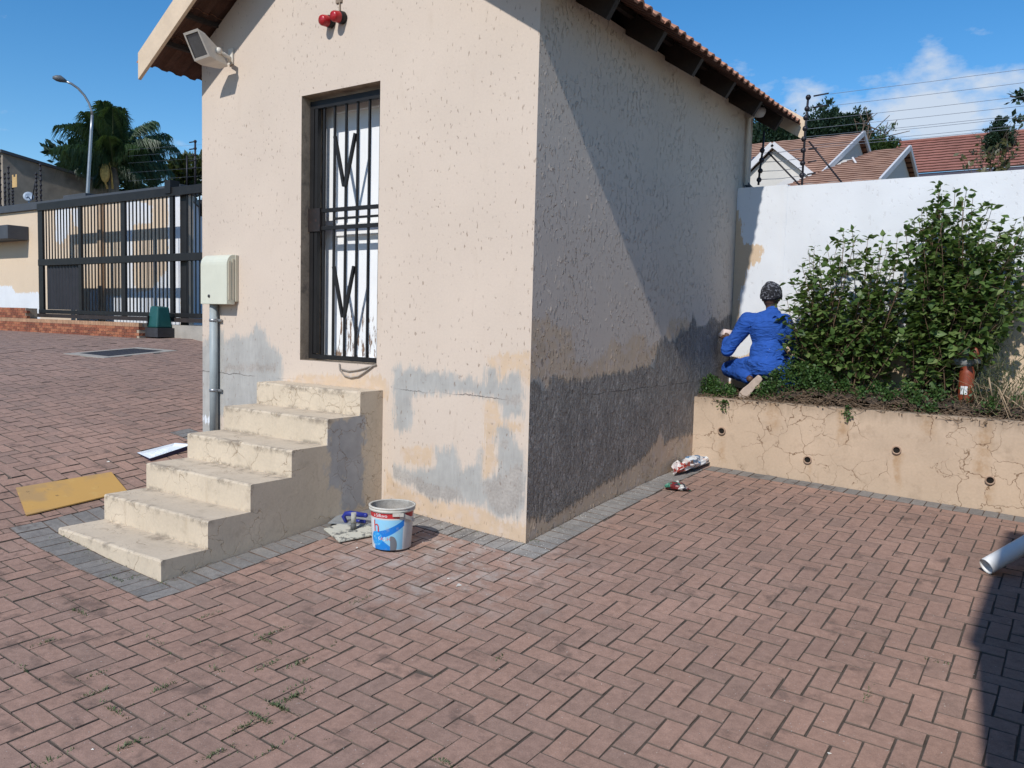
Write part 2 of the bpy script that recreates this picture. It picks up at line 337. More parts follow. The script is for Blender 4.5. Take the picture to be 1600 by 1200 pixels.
M['tile'] = simple('roof_tile_clay', (.42, .20, .125), .8, .25, 5, .3, 60, dirt=(.16, .09, .06))
M['under'] = simple('tile_underside', (.10, .05, .035), .9, .3, 8); M['wood'] = simple('dark_timber', (.025, .017, .013), .7, .3, 9, .3, 60)  # tile_underside: the clay darkened to carry the shade under the eaves
M['barge'] = simple('cream_board', (.62, .48, .34), .6, .1, 5, .15, 40, dirt=(.3, .22, .15), damt=.66)
M['black'] = simple('black_paint', (.014, .013, .013), .5, .25, 9, .12, 90, spec=.3)
M['white'] = simple('white_door_paint', (.78, .78, .78), .5, .05, 4)
M['cream'] = simple('cream_plastic', (.58, .575, .47), .45, .05, 3); M['cream2'] = simple('cream_shaded_vent', (.50, .46, .36), .5, .06, 5)
M['conduit'] = simple('grey_conduit', (.30, .335, .34), .5, .1, 10); M['pvc'] = simple('white_pvc', (.74, .73, .71), .5, .05, 8)
M['lampw'] = simple('lamp_white', (.62, .58, .51), .45, .07, 12, dirt=(.3, .24, .17), dscale=14, damt=.6)
M['glass'] = simple('dark_glass', (.10, .105, .105), .12, .2, 14, spec=.8); M['red'] = simple('red_lens', (.38, .016, .02), .3, .12, 14, spec=.5)
M['dkgrey'] = simple('dark_grey_paint', (.055, .06, .07), .6, .15, 4, .1, 40); M['steel'] = simple('galv', (.33, .34, .35), .4, .12, 12, metal=.7)
M['brick'] = simple('face_brick', (.25, .085, .045), .85, .35, 9, .4, 120, dirt=(.10, .05, .035), dscale=11, damt=.52); M['mortar'] = simple('mortar', (.36, .29, .22), .95, .2, 20, .5, 150)
M['green'] = simple('green_motor', (.012, .075, .07), .45, .15, 6); M['iron'] = simple('cast_iron', (.035, .035, .04), .6, .25, 12, .3, 120); M['conc'] = simple('concrete', (.33, .30, .26), .9, .15, 6, .3, 120)
M['nwall'] = simple('old_grey_plaster', (.27, .225, .18), .9, .3, .9, .4, 20, dirt=(.15, .12, .095), dscale=1.4, damt=.48)

# ------------------------------------------------------------------ setting: terrain, paving
def terrain():
    xs = np.unique(np.concatenate([np.linspace(-600, -30, 12), np.linspace(-30, 12, 43), np.linspace(12, 600, 14)])); ys = np.unique(np.concatenate([np.linspace(-600, -12, 10), np.linspace(-12, 14, 27), np.linspace(14, 900, 24)]))
    X, Y = np.meshgrid(xs, ys); Z = g(X, Y)-.12
    Z = Z+np.clip((Y-6), 0, 45)*.12+np.clip(Y-51, 0, 200)*.03
    n = len(xs); v = np.stack([X, Y, Z], -1).reshape(-1, 3)
    f = [(j*n+i, j*n+i+1, (j+1)*n+i+1, (j+1)*n+i) for j in range(len(ys)-1) for i in range(n-1)]
    mb = MB(); mb.add(v, f, 0, True); struct(mb.build('ground', M['earth'], fix=False))
terrain()
XA, XB = -2.498, -1.325
SZ = [.0398, .2148, .3925, .5755, .7597, .9349]; SY = [-1.823, -1.511, -1.199, -.867, -.55, -.236]
GW, GL = 3.564, 4.083      # guard house width and length
PYF = 2.818                # planter front face
def blocked(x, y, m=0.):
    if -GW-m < x < m and -m < y < GL+m: return True
    if XA-m < x < XB+m and SY[0]-m < y < .1: return True
    if y > PYF-m and x > -.2: return True
    if x > 3.04: return True
    if y > 2.95 or (x < -9.35 and y > 2.48): return True
    return False
mhq = [G(*p) for p in [(123, 552.5), (170, 557.5), (256, 549), (209, 545)]]; mhc = sum(mhq)/4
def in_mh(x, y):
    Q = mhc+(np.array(mhq)-mhc)*1.22; ins = False
    for i in range(4):
        a, b = Q[i], Q[(i+1) % 4]
        if (a[1] > y) != (b[1] > y) and x < a[0]+(y-a[1])*(b[0]-a[0])/(b[1]-a[1]): ins = not ins
    return ins
xs = np.unique(np.round(np.concatenate([np.arange(-17, -9, .5), np.arange(-9, 3.3, .1), [-8, -3.57, -3.0, -2.5, -1.9, -1.325, -.6, 0]]), 4)); ys = np.unique(np.round(np.concatenate([np.arange(-5.5, 3.3, .1), [-1.8, 0]]), 4)); X, Y = np.meshgrid(xs, ys); n = len(xs)
mb = MB(); mb.add(np.stack([X, Y, g(X, Y)-.0050], -1).reshape(-1, 3), [(j*n+i, j*n+i+1, (j+1)*n+i+1, (j+1)*n+i) for j in range(len(ys)-1) for i in range(n-1)], 0, True)
paving = struct(mb.build('paving', M['sand'], fix=False))
U = .1022
def paver_mesh(L=.1978, Wd=.0958, seed=0, mat=None):
    rr = random.Random(seed); c = .0022; h = .03; mb = MB(); j = lambda: rr.uniform(-.0016, .0016)
    x, y = L/2, Wd/2
    lo = [(-x, -y, -h), (x, -y, -h), (x, y, -h), (-x, y, -h)]; mid = [(-x+j(), -y+j(), -c), (x+j(), -y+j(), -c), (x+j(), y+j(), -c), (-x+j(), y+j(), -c)]
    top = [(-x+c+j(), -y+c+j(), 0), (x-c+j(), -y+c+j(), 0), (x-c+j(), y-c+j(), 0), (-x+c+j(), y-c+j(), 0)]
    mb.add(lo+mid+top, [(8, 9, 10, 11)]+[(i, (i+1) % 4, 4+(i+1) % 4, 4+i) for i in range(4)]+[(4+i, 4+(i+1) % 4, 8+(i+1) % 4, 8+i) for i in range(4)]); mb.mi = [0]+[1]*8
    return mb, mb.mesh('paver', [mat, M['pside']])
plist = []; glist = []
bands = []   # soldier course rectangles (x0,x1,y0,y1,long axis)
BW = .2045
def soldiers(x0, x1, y0, y1, along):
    n = int(round(((x1-x0) if along == 'x' else (y1-y0))/U))
    for i in range(n):
        if along == 'x': glist.append((x0+(i+.5)*(x1-x0)/n, (y0+y1)/2, math.pi/2, 1, 1))
        else: glist.append(((x0+x1)/2, y0+(i+.5)*(y1-y0)/n, 0., 1, 1))
    bands.append((x0, x1, y0, y1))
soldiers(.004, .004+BW, -.004-BW, PYF-BW-.01, 'y')                 # along the side wall
soldiers(XB+.006+BW, .004, -.006-BW, -.006, 'x')                   # along the front wall
soldiers(XB+.006, XB+.006+BW, SY[0]-.006, -.006, 'y')              # right flank of the stair
soldiers(XA-.006-BW, XB+.006+BW, SY[0]-.006-BW, SY[0]-.006, 'x')   # before the first step
soldiers(XA-.006-BW, XA-.006, SY[0]-.006, -.006-BW, 'y')           # left flank of the stair
soldiers(-GW-.2, XA-.006-BW, -.006-BW, -.006, 'x')
soldiers(.004+BW, 3.04, PYF-.006-BW, PYF-.006, 'x')                # foot of the planter
def in_band(x, y): return any(a-.03 < x < b+.03 and c-.03 < y < d+.03 for a, b, c, d in bands)
def in_band0(x, y): return any(a-.001 < x < b+.001 and c-.001 < y < d+.001 for a, b, c, d in bands)
OX, OY = .013, -.045
SOLID = bands+[(-GW, 0, 0, GL), (XA, XB, SY[0], .2), (-.2, 3.3, PYF-.01, 5), (3.045, 5, -9, 9), (-20, 3.3, 2.95, 9), (-20, -8.76, 2.495, 9)]
for k in range(-260, 120):
    for j in range(-60, 60):
        for kind in (0, 1):
            i0 = k+4*j
            if kind == 0: cx, cy, hx, hy = (i0+1)*U+OX, (k+.5)*U+OY, U, U/2
            else: cx, cy, hx, hy = (i0+.5)*U+OX, (k+2)*U+OY, U/2, U
            if not(-16.5 < cx < 3.1 and -5.2 < cy < 3.0): continue
            if in_mh(cx, cy): continue
            ps = [(cx-hx, cx+hx, cy-hy, cy+hy)]
            for a, b, c, d in SOLID:
                q = []
                for x0, x1, y0, y1 in ps:
                    if not(x0 < b-.003 and x1 > a+.003 and y0 < d-.003 and y1 > c+.003): q.append((x0, x1, y0, y1)); continue
                    q += [(x0, a, y0, y1), (b, x1, y0, y1), (max(x0, a), min(x1, b), y0, c), (max(x0, a), min(x1, b), d, y1)]
                ps = [p for p in q if p[1]-p[0] > .018 and p[3]-p[2] > .018]
            for x0, x1, y0, y1 in ps:
                w, h = x1-x0, y1-y0
                if kind == 0: plist.append(((x0+x1)/2, (y0+y1)/2, 0., w/(2*U), h/U))
                else: plist.append(((x0+x1)/2, (y0+y1)/2, math.pi/2, h/(2*U), w/U))
def place_mat(cx, cy, a, rr):
    e = .05; zx = (g(cx+e, cy)-g(cx-e, cy))/(2*e); zy = (g(cx, cy+e)-g(cx, cy-e))/(2*e)
    nrm = Vector((-zx+rr.gauss(0, .006), -zy+rr.gauss(0, .006), 1)).normalized(); a += rr.gauss(0, .008)
    x = Vector((math.cos(a), math.sin(a), 0)); x = (x-nrm*x.dot(nrm)).normalized(); y = nrm.cross(x)
    m = Matrix.Identity(4)
    for i in range(3): m[i][0] = x[i]; m[i][1] = y[i]; m[i][2] = nrm[i]
    m[0][3] = cx+rr.gauss(0, .0012); m[1][3] = cy+rr.gauss(0, .0012); m[2][3] = float(g(cx, cy))+rr.gauss(0, .0011); return m
def paving_set(lst, name, mo, ms, limit):
    rr = random.Random(3); sc = []
    for i, (x, y, a, ka, kb) in enumerate(lst):
        u, v, z = proj((x, y, g(x, y))); vis = z > .3 and -30 < u < 1630 and -30 < v < 1230
        sc.append((-(abs(CAM[2]-g(x, y))/max(z, .3)**3) if vis else 1, i))
    sc.sort(); top = set(i for s, i in sc[:limit] if s < 0)
    protos = [paver_mesh(seed=s, mat=mo) for s in range(4)]
    mb = MB()
    for i, (x, y, a, ka, kb) in enumerate(lst):
        m = place_mat(x, y, a, rr) @ Matrix.Diagonal((ka, kb, 1, 1)); k = rr.randrange(4)
        if i in top:
            o = bpy.data.objects.new(name, protos[k][1]); COL.objects.link(o); o.parent = paving; o.matrix_basis = m
        else:
            p = protos[k][0]; mb.add([m @ Vector(q) for q in p.v], p.f[:9]); mb.mi[-9:] = p.mi
    if mb.v:
        o = mb.build(name, [ms, M['pside']], paving, fix=False); set_tint(o.data, 9); stuff(o)
paving_set(plist, 'paver', M['pav_o'], M['pav_s'], 300)
paving_set(glist, 'border_paver', M['gry_o'], M['gry_s'], 290)

# ------------------------------------------------------------------ painted wall grids with paint fields
def sdf(P, poly):
    P = np.asarray(P); poly = np.asarray(poly); n = len(poly); d = np.full(len(P), 1e9); ins = np.zeros(len(P), bool)
    for i in range(n):
        a, b = poly[i], poly[(i+1) % n]; e = b-a; w = P-a; t = np.clip((w@e)/(e@e+1e-12), 0, 1); q = w-np.outer(t, e); d = np.minimum(d, np.hypot(q[:, 0], q[:, 1]))
        c = ((a[1] > P[:, 1]) != (b[1] > P[:, 1]))
        with np.errstate(divide='ignore', invalid='ignore'): xi = a[0]+(P[:, 1]-a[1])*(b[0]-a[0])/(b[1]-a[1])
        ins ^= c & (P[:, 0] < xi)
    return np.where(ins, d, -d)
def zoomed(pts, sc, off): return [(x/sc+off[0], y/sc+off[1]) for x, y in pts]
def on_wall(pts, ax, d, hor):       # pixel polygon -> wall coordinates (horizontal, z)
    return np.array([[hit(x, y, ax, d)[hor], hit(x, y, ax, d)[2]] for x, y in pts])
def union(P, polys, soft=.3):
    v = np.full(len(P), -soft)
    for p in polys: v = np.maximum(v, np.clip(sdf(P, p), -soft, soft))
    return v
def wall_grid(us, zrow, P3, fields, hole=None):
    """grid of columns us and rows zrow(u); returns mesh builder and field colours"""
    nu = len(us); R = len(zrow(us[0])); uv = np.array([[u, z] for u in us for z in zrow(u)])
    v = [P3(u, z) for u, z in uv]; f = []
    for i in range(nu-1):
        for j in range(R-1):
            if hole:
                uc = (us[i]+us[i+1])/2; zc = uv[i*R+j][1]*.5+uv[i*R+j+1][1]*.5
                if hole[0] < uc < hole[1] and hole[2] < zc < hole[3]: continue
            f.append((i*R+j, (i+1)*R+j, (i+1)*R+j+1, i*R+j+1))
    col = np.full((len(uv), 4), -.3)
    for ch, polys in fields.items(): col[:, ch] = union(uv, polys)
    mb = MB(); mb.add(v, f, 0, False); return mb, col
def paint(o, col, extra=0):
    a = o.data.attributes.new('fld', 'FLOAT_COLOR', 'POINT'); c = np.full((len(o.data.vertices), 4), -.3); c[:len(col)] = col
    a.data.foreach_set('color', c.ravel())

# ------------------------------------------------------------------ guard house
SL = .655; RZ0 = 3.90; RIDX = -GW/2
def roof_z(x): return RZ0-SL*(x if x > RIDX else (2*RIDX-x))
gh = thing('guard_house', 'small plastered guard house with patched paint, clay tile gable roof and barred door', 'guard house', (0, 0, 0))
DL, DR, DB, DT = 2.2545, 1.3954, 1.12, 3.222
zz = (600, 450); zs = 2.79
Fp = lambda pts: on_wall(zoomed(pts, zs, zz), 1, 0, 0)
Fq = lambda pts: on_wall(pts, 1, 0, 0)
grey_front = [Fq([(300, 700), (300, 560), (318, 535), (330, 520), (345, 515), (352, 535), (368, 520), (384, 530), (400, 508), (412, 515), (422, 540), (432, 545), (441, 560), (441, 640), (345, 650), (343, 690)]),
    Fp([(40, 360), (60, 330), (80, 365), (105, 345), (230, 365), (235, 345), (250, 370), (330, 385), (440, 415), (445, 340), (490, 355), (500, 420), (550, 375), (590, 360), (612, 460), (600, 560), (520, 565), (490, 480), (440, 475), (330, 455), (120, 475), (125, 560), (105, 610), (70, 635), (45, 600)]),
    Fp([(40, 770), (120, 795), (220, 785), (228, 705), (310, 690), (330, 790), (400, 760), (420, 700), (432, 845), (500, 800), (488, 600), (545, 615), (600, 700), (618, 770), (612, 975), (570, 1005), (500, 1000), (440, 950), (340, 930), (200, 925), (130, 870), (45, 830)])]
dark_front = [Fp([(45, 785), (120, 810), (200, 860), (330, 880), (340, 925), (200, 918), (130, 868), (45, 825)]), Fp([(430, 860), (560, 790), (600, 760), (605, 900), (575, 990), (510, 985), (450, 930)]), Fp([(515, 665), (540, 660), (540, 705), (520, 710)]), Fp([(500, 470), (600, 470), (600, 510), (520, 500)]),
              Fq([(350, 570), (432, 570), (432, 580), (350, 580)])]
tan_front = [Fp([(15, 800), (45, 840), (130, 885), (330, 940), (430, 960), (500, 1010), (640, 1030), (640, 1140), (155, 1100), (0, 1000), (5, 760)]), Fp([(455, 300), (520, 280), (640, 278), (640, 430), (590, 400), (560, 350), (500, 425), (480, 360), (450, 335)]),
             Fp([(440, 480), (500, 480), (510, 570), (600, 590), (600, 625), (490, 640), (480, 720), (510, 760), (450, 845), (425, 830)]), Fp([(80, 690), (215, 690), (215, 785), (90, 765)]), Fq([(316, 655), (345, 650), (345, 690), (300, 690)]), Fq([(440, 600), (470, 585), (600, 585), (612, 620), (560, 640), (440, 640)])]
white_front = [Fq([(318, 650), (328, 646), (331, 662), (320, 664)])]
us = np.unique(np.concatenate([np.linspace(-GW, -DL, 46), np.linspace(-DL, -DR, 30), np.linspace(-DR, 0, 50), [RIDX]]))
low = np.unique(np.concatenate([np.linspace(-.35, DB, 52), np.linspace(DB, DT, 52), np.linspace(DT, 3.6, 12)]))
zrow = lambda u: np.concatenate([low, np.linspace(3.6, roof_z(u)-.10, 8)[1:]])
mb, col = wall_grid(us, zrow, lambda u, z: (u, 0, z), {0: grey_front, 1: tan_front, 2: dark_front, 3: white_front}, (-DL, -DR, DB, DT))
WT = .22
n0 = len(mb.v)
mb.box(-DL-.001, -DL-.0005, .001, WT, DB, DT); mb.v = mb.v[:n0]; mb.f = mb.f[:-6]; mb.mi = mb.mi[:-6]; mb.sm = mb.sm[:-6]
for q in ([(-DL, 0, DB), (-DL, 0, DT), (-DL, WT, DT), (-DL, WT, DB)], [(-DR, 0, DB), (-DR, 0, DT), (-DR, WT, DT), (-DR, WT, DB)], [(-DL, 0, DT), (-DR, 0, DT), (-DR, WT, DT), (-DL, WT, DT)], [(-DL, 0, DB), (-DR, 0, DB), (-DR, WT, DB), (-DL, WT, DB)]):
    mb.add(q, [(0, 1, 2, 3)], 1)
reveal = simple('raw_reveal', (.33, .26, .19), .9, .25, 9, .5, 60, dirt=(.14, .11, .09), dscale=8, damt=.5)
o = mb.build('wall', [M['front'], reveal], gh, fix=False); paint(o, col)
zz2 = (820, 400); zs2 = 2.609
Sp = lambda pts: on_wall(zoomed(pts, zs2, zz2), 0, 0, 1)
topg = [(-10, 520), (25, 515), (60, 525), (75, 575), (95, 530), (110, 490), (130, 500), (180, 505), (230, 510), (330, 480), (420, 472), (470, 450), (530, 465), (545, 350), (575, 340), (600, 352), (620, 345), (635, 290), (650, 310), (678, 295), (686, 235), (700, 292), (740, 290), (760, 255), (800, 268), (845, 235)]
lowg = [(900, 700), (690, 720), (600, 740), (570, 770), (555, 700), (540, 745), (500, 800), (450, 850), (350, 910), (310, 930), (230, 990), (120, 1060), (15, 1072), (-10, 1072)]
dark_side = [Sp(topg+[(900, 240)]+lowg)]
tan_side = [Sp([(-20, 255), (25, 255), (100, 250), (112, 280), (190, 295), (207, 440), (270, 440), (330, 392), (360, 335), (400, 370), (440, 320), (490, 320), (500, 370), (548, 350), (545, 480), (420, 490), (230, 520), (75, 590), (-20, 540)]),
            Sp([(-20, 1040), (120, 1050), (230, 980), (310, 920), (450, 840), (540, 735), (600, 735), (700, 715), (760, 700), (760, 900), (400, 1050), (-30, 1260)]),
            Sp([(590, 260), (660, 250), (690, 300), (600, 360), (570, 330)])]
grey_side = [Sp([(-10, 500), (70, 500), (100, 560), (150, 560), (150, 620), (-10, 620)]), Sp([(500, 470), (560, 350), (620, 330), (680, 290), (690, 400), (540, 500)])]
ysd = np.linspace(0, GL, 130); zsd = np.concatenate([np.linspace(-.35, 1.9, 76), np.linspace(1.9, 3.69, 30)[1:]])
mb, col = wall_grid(ysd, lambda u: zsd, lambda u, z: (0, u, z), {1: tan_side, 2: dark_side, 0: grey_side})
o = mb.build('wall', M['side'], gh, fix=False); paint(o, col)
mb = MB(); mb.add([(-GW, 0, -.3), (-GW, GL, -.3), (-GW, GL, 3.69), (-GW, 0, 3.69)], [(0, 1, 2, 3)]); mb.add([(-GW, GL, -.3), (0, GL, -.3), (0, GL, 3.69), (RIDX, GL, roof_z(RIDX)-.1), (-GW, GL, 3.69)], [(0, 1, 2, 3, 4)])
mb.add([(-GW+.22, .22, 3.5), (-.22, .22, 3.5), (-.22, GL-.22, 3.5), (-GW+.22, GL-.22, 3.5)], [(0, 1, 2, 3)])
mb.build('wall', simple('rear_wall_paint', PAINT, .8), gh)
# roof
E_ = .37
slope = math.atan(SL); dx, dz = math.cos(slope), math.sin(slope)
def tile_mesh(seed):
    rr = random.Random(seed); mb = MB(); n = 16; TW = .287; L = .385; th = .016
    prof = []
    for i in range(n+1):
        u = i/n; ph = u*2 % 1.0
        prof.append((u*TW, .026*max(0, math.sin(math.pi*min(1, ph/.62)))**.8 if ph < .62 else 0.0))
    top = []; 
    for x, lift in ((0, .02), (L, 0.0)):
        for y, z in prof: top.append((x, y, z+lift+rr.uniform(-.001, .001)))
    bot = [(x, y, z-th) for x, y, z in top]; m = n+1
    f = [(i, i+1, m+i+1, m+i) for i in range(n)]+[(2*m+m+i, 2*m+m+i+1, 2*m+i+1, 2*m+i) for i in range(n)]+[(2*m+i, 2*m+i+1, i+1, i) for i in range(n)]
    f += [(0, m, 3*m, 2*m), (m-1, 2*m-1, 4*m-1, 3*m-1)]
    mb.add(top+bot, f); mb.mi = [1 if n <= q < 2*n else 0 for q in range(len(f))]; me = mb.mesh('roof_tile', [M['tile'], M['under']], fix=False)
    return me
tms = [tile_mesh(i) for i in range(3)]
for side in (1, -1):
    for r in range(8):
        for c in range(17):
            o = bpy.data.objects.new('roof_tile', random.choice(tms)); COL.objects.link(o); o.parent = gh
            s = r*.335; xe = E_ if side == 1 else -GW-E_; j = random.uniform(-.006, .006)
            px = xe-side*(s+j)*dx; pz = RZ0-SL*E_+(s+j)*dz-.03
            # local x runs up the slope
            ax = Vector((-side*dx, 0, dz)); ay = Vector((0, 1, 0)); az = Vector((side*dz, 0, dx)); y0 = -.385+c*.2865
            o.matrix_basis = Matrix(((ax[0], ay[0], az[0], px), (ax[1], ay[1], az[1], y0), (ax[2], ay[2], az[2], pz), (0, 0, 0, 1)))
for i in range(12):
    mb = MB(); y0 = -.39+i*.408; mb.tube([(RIDX, y0, roof_z(RIDX)-.03), (RIDX, y0+.42, roof_z(RIDX)-.018)], .11, 10); mb.build('ridge_tile', M['tile'], gh)
for y in (.455, 1.196, 1.907, 2.659, 3.383, 4.061):
    for sd in (1, -1):
        xe = E_-.09 if sd == 1 else -GW-E_+.09; mb = MB()
        mb.bar((xe, y, roof_z(xe)-.155), (RIDX+sd*.02, y, roof_z(RIDX)-.155-.0), .05, .15, (0, 0, 1)); mb.build('rafter', M['wood'], gh)
for sd in (1, -1):
    for k in range(1, 8):
        x = (E_-.03-k*.335*dx); x = x if sd == 1 else 2*RIDX-x; mb = MB(); mb.box(x-.02, x+.02, -.37, 4.47, roof_z(x)-.105, roof_z(x)-.068); mb.build('batten', M['wood'], gh)
    xo = (.0 if sd == 1 else -GW); mb = MB(); xi = xo-sd*.12
    mb.add([(xi, -.0+.23, 3.6), (xi, GL-.23, 3.6), (xi, GL-.23, roof_z(xi)-.08), (xi, .23, roof_z(xi)-.08)], [(0, 1, 2, 3)]); mb.build('beam_fill', M['wood'], gh)
for yb in (-.40, 4.47):
    for sd in (1, -1):
        xt = (.335 if yb < 0 else .43) if sd == 1 else -GW-.335; mb = MB(); zt = roof_z(xt)+(.03 if yb < 0 else .065); zr = roof_z(RIDX)+(.03 if yb < 0 else .065)
        mb.prism([(xt, yb, zt-.225), (xt, yb, zt), (RIDX, yb, zr), (RIDX, yb, zr-.245), (xt-sd*.0, yb, zt-.225)][:4], (0, .03, 0)); mb.build('barge_board', M['barge'], gh, .003)
# door behind the gate
t = NT('peeling_door'); x, y, z = t.sep(t.pos)
pe = t.math('ADD', t.noise(1., 6, .7, t.map((26, 26, 5))), t.math('MULTIPLY', t.step(t.math('SUBTRACT', 2.1, z), 0., 1.0), .21))
dc = t.mix(t.step(pe, .70, .76), t.val((.80, .80, .80, 1), t.noise(3), .95, 1.03), t.val((.17, .11, .075, 1), t.noise(14), .6, 1.5))
dm = t.out(dc, .5, t.bump(t.math('SUBTRACT', 1., t.step(pe, .68, .74)), .4, .004))
mb = MB(); mb.box(-DL+.13, -DR-.03, .262, .30, DB+.03, DT-.10)
mb.box(-DL+.13, -DR-.03, .245, .2615, DB+1.02, DB+1.12); mb.build('door', dm, gh)
mb = MB(); mb.box(-DL+.002, -DL+.13, .225, .30, DB+.002, DT-.002); mb.box(-DR-.03, -DR-.002, .225, .30, DB+.002, DT-.002); mb.box(-DL+.13, -DR-.03, .225, .30, DT-.10, DT-.002); mb.box(-DL+.13, -DR-.03, .225, .30, DB+.002, DB+.03); mb.build('door_frame', M['white'], gh)
# security gate
sg = bpy.data.objects.new('security_gate', None); COL.objects.link(sg); sg.parent = gh
YG = .10
def gbar(name, a, b, w=.016, up=(0, 1, 0)): mb = MB(); mb.bar(a, b, w, w, up); return mb.build(name, M['black'], sg)
mb = MB()
x0, x1, z0, z1 = -DL+.012, -DR-.012, DB+.012, DT-.03
mb.box(x0, x0+.045, YG-.02, YG+.02, z0, z1); mb.box(x0+.052, x0+.085, YG-.018, YG+.018, z0+.045, z1-.05); mb.box(x1-.045, x1, YG-.02, YG+.02, z0, z1); mb.box(x0+.045, x1-.045, YG-.02, YG+.02, z1-.06, z1); mb.box(x0+.045, x1-.045, YG-.02, YG+.02, z0, z0+.035)
mb.build('gate_frame', M['black'], sg)
for x in (-2.096, -1.979, -1.850, -1.724, -1.598, -1.480): gbar('bar', (x, YG, z0+.03), (x, YG, z1-.05))
for zr in (2.325, 2.185): mb = MB(); mb.box(x0+.086, x1-.05, YG-.014, YG+.014, zr-.015, zr+.015); mb.build('rail', M['black'], sg)
mb = MB(); mb.box(-1.972, x1-.05, YG-.012, YG+.012, 2.247, 2.263); mb.build('bolt', M['black'], sg)
mb = MB(); mb.box(x0-.008, x0+.13, YG-.03, YG+.03, 2.16, 2.345); mb.build('lock_box', simple('rusty_black', (.02, .015, .014), .5, .3, 20, dirt=(.07, .03, .02), dscale=30), sg)
for zt, zb in ((2.895, 2.50), (1.876, 1.475)):
    for xx in (-1.964, -1.737): gbar('chevron_bar', (xx, YG-.012, zt), (-1.850+(.008 if xx > -1.85 else -.008), YG-.012, zb), .023)
mb = MB(); a = [PY(*p, -.012) for p in [(530, 568), (531, 578), (538, 587), (548, 590), (560, 588), (572, 580), (582, 572)]]; mb.tube(a, .006, 6); b = [PY(*p, -.01) for p in [(533, 577), (545, 580), (560, 578), (588, 570)]]; mb.tube(b, .006, 6)
tag(mb.build('wire_loop', simple('grey_cable', (.28, .24, .20), .6), None), 'loop of grey cable hanging under the barred door above the top step', 'cable')
# floodlight
fl = thing('floodlight', 'weathered white floodlight tilted down under the left verge of the gable', 'floodlight', (-3.14, -.02, 3.66))
TL, TR, BR, BL = PY(286, 52, -.41), PY(309, 44, -.41), PY(328, 88, -.27), PY(304, 96, -.27)
ctr = (TL+TR+BR+BL)/4; back = np.array([-3.13, -.10, 3.60]); ax = back-ctr
def shrink(k, d): return [ctr+(p-ctr)*k+ax*d for p in (TL, TR, BR, BL)]
fwdn = -ax/np.linalg.norm(ax)
mb = MB(); A = shrink(1, 0); B = shrink(1.0, .25); C_ = shrink(.55, .95)
mb.add(A+B+C_, [(0, 1, 5, 4), (1, 2, 6, 5), (2, 3, 7, 6), (3, 0, 4, 7), (4, 5, 9, 8), (5, 6, 10, 9), (6, 7, 11, 10), (7, 4, 8, 11), (8, 9, 10, 11)])
I = shrink(.82, 0.0); mb.add(A+I, [(0, 1, 5, 4), (1, 2, 6, 5), (2, 3, 7, 6), (3, 0, 4, 7)]); mb.build('housing', M['lampw'], fl, .008)
mb = MB(); mb.add(shrink(.83, .035), [(0, 1, 2, 3)]); mb.add(shrink(.83, .035)+shrink(.79, .02), [(0, 1, 5, 4), (1, 2, 6, 5), (2, 3, 7, 6), (3, 0, 4, 7)], 1); mb.build('lens', [M['glass'], M['black']], fl)
mb = MB(); mb.tube([ctr+ax*.55+V(.09, 0, .02), back+V(.07, .02, .02), back+V(0, .06, .02), (-3.14, -.005, 3.66)], .016, 8); mb.bar((-3.14, -.012, 3.60), (-3.14, -.012, 3.73), .06, .012, (0, 1, 0)); mb.ball(ctr+ax*.6+V(.085, 0, .02), .03, 8); mb.build('bracket', M['lampw'], fl)
# alarm strobes
for (sx, sz, lab) in ((-1.915, 3.735, 'red alarm lamp on the gable, the left and lower one of the pair'), (-1.79, 3.742, 'red alarm lamp on the gable, the right and higher one of the pair')):
    al = thing('alarm_lamp', lab, 'alarm lamp', (sx, -.01, sz), 'alarm lamps on the gable'); axn = V(-.15, -1, -.12)
    mb = MB(); mb.lathe([(0, 0), (.046, 0), (.046, .035), (.04, .042)], (sx, -.002, sz), 20, axis=axn); mb.build('base', M['black'], al)
    mb = MB(); mb.lathe([(.040, .038), (.043, .046), (.040, .088), (.033, .10), (0, .103)], (sx, -.002, sz), 20, axis=axn); mb.build('lens', M['red'], al)
mb = MB(); mb.box(-1.865, -1.80, -.012, -.001, 3.86, 3.95); mb.tube([(-1.825, -.008, 3.87), (-1.822, -.008, 3.80), (-1.81, -.01, 3.77)], .006, 6)
tag(mb.build('junction_plate', simple('rust_plate', (.24, .18, .13), .8, .3, 30), None), 'rusty cable plate fixed above the two red alarm lamps', 'cable plate')
# meter box and conduit
bx = thing('meter_box', 'cream plastic meter box with rounded top on the left end of the front wall', 'meter box', (-3.24, 0, 1.56))
mb = MB(); d = .115; pr = [(-.032, 1.56), (-d, 1.56)]+[(-d+.07-.07*math.cos(a), 1.90+.07*math.sin(a)*1.25) for a in np.linspace(0, math.pi/2, 7)]+[(-.032, 1.988)]
mb.prism([(-3.425, y, z) for y, z in pr], (.368, 0, 0)); mb.build('cover', M['cream'], bx, .004)
mb = MB(); mb.box(-3.41, -3.045, -.0325, -.002, 1.585, 1.985); mb.build('back_plate', M['cream2'], bx, .003)
mb = MB(); mb.box(-3.06, -3.05, -.10, -.075, 1.60, 1.93); mb.box(-3.06, -3.05, -.062, -.04, 1.60, 1.95); mb.build('side_rib', M['cream2'], bx)
mb = MB(); mb.lathe([(.013, 0), (.013, .008), (0, .008)], (-3.30, -d, 1.63), 12, axis=(0, -1, 0)); mb.build('lock', M['iron'], bx)
cp = thing('conduit_pipe', 'grey conduit pipe running from the meter box down to the paving', 'pipe', (-3.338, -.042, .40))
mb = MB(); mb.tube([(-3.338, -.042, .36), (-3.338, -.042, 1.562)], .037, 16); mb.build('pipe', M['conduit'], cp)
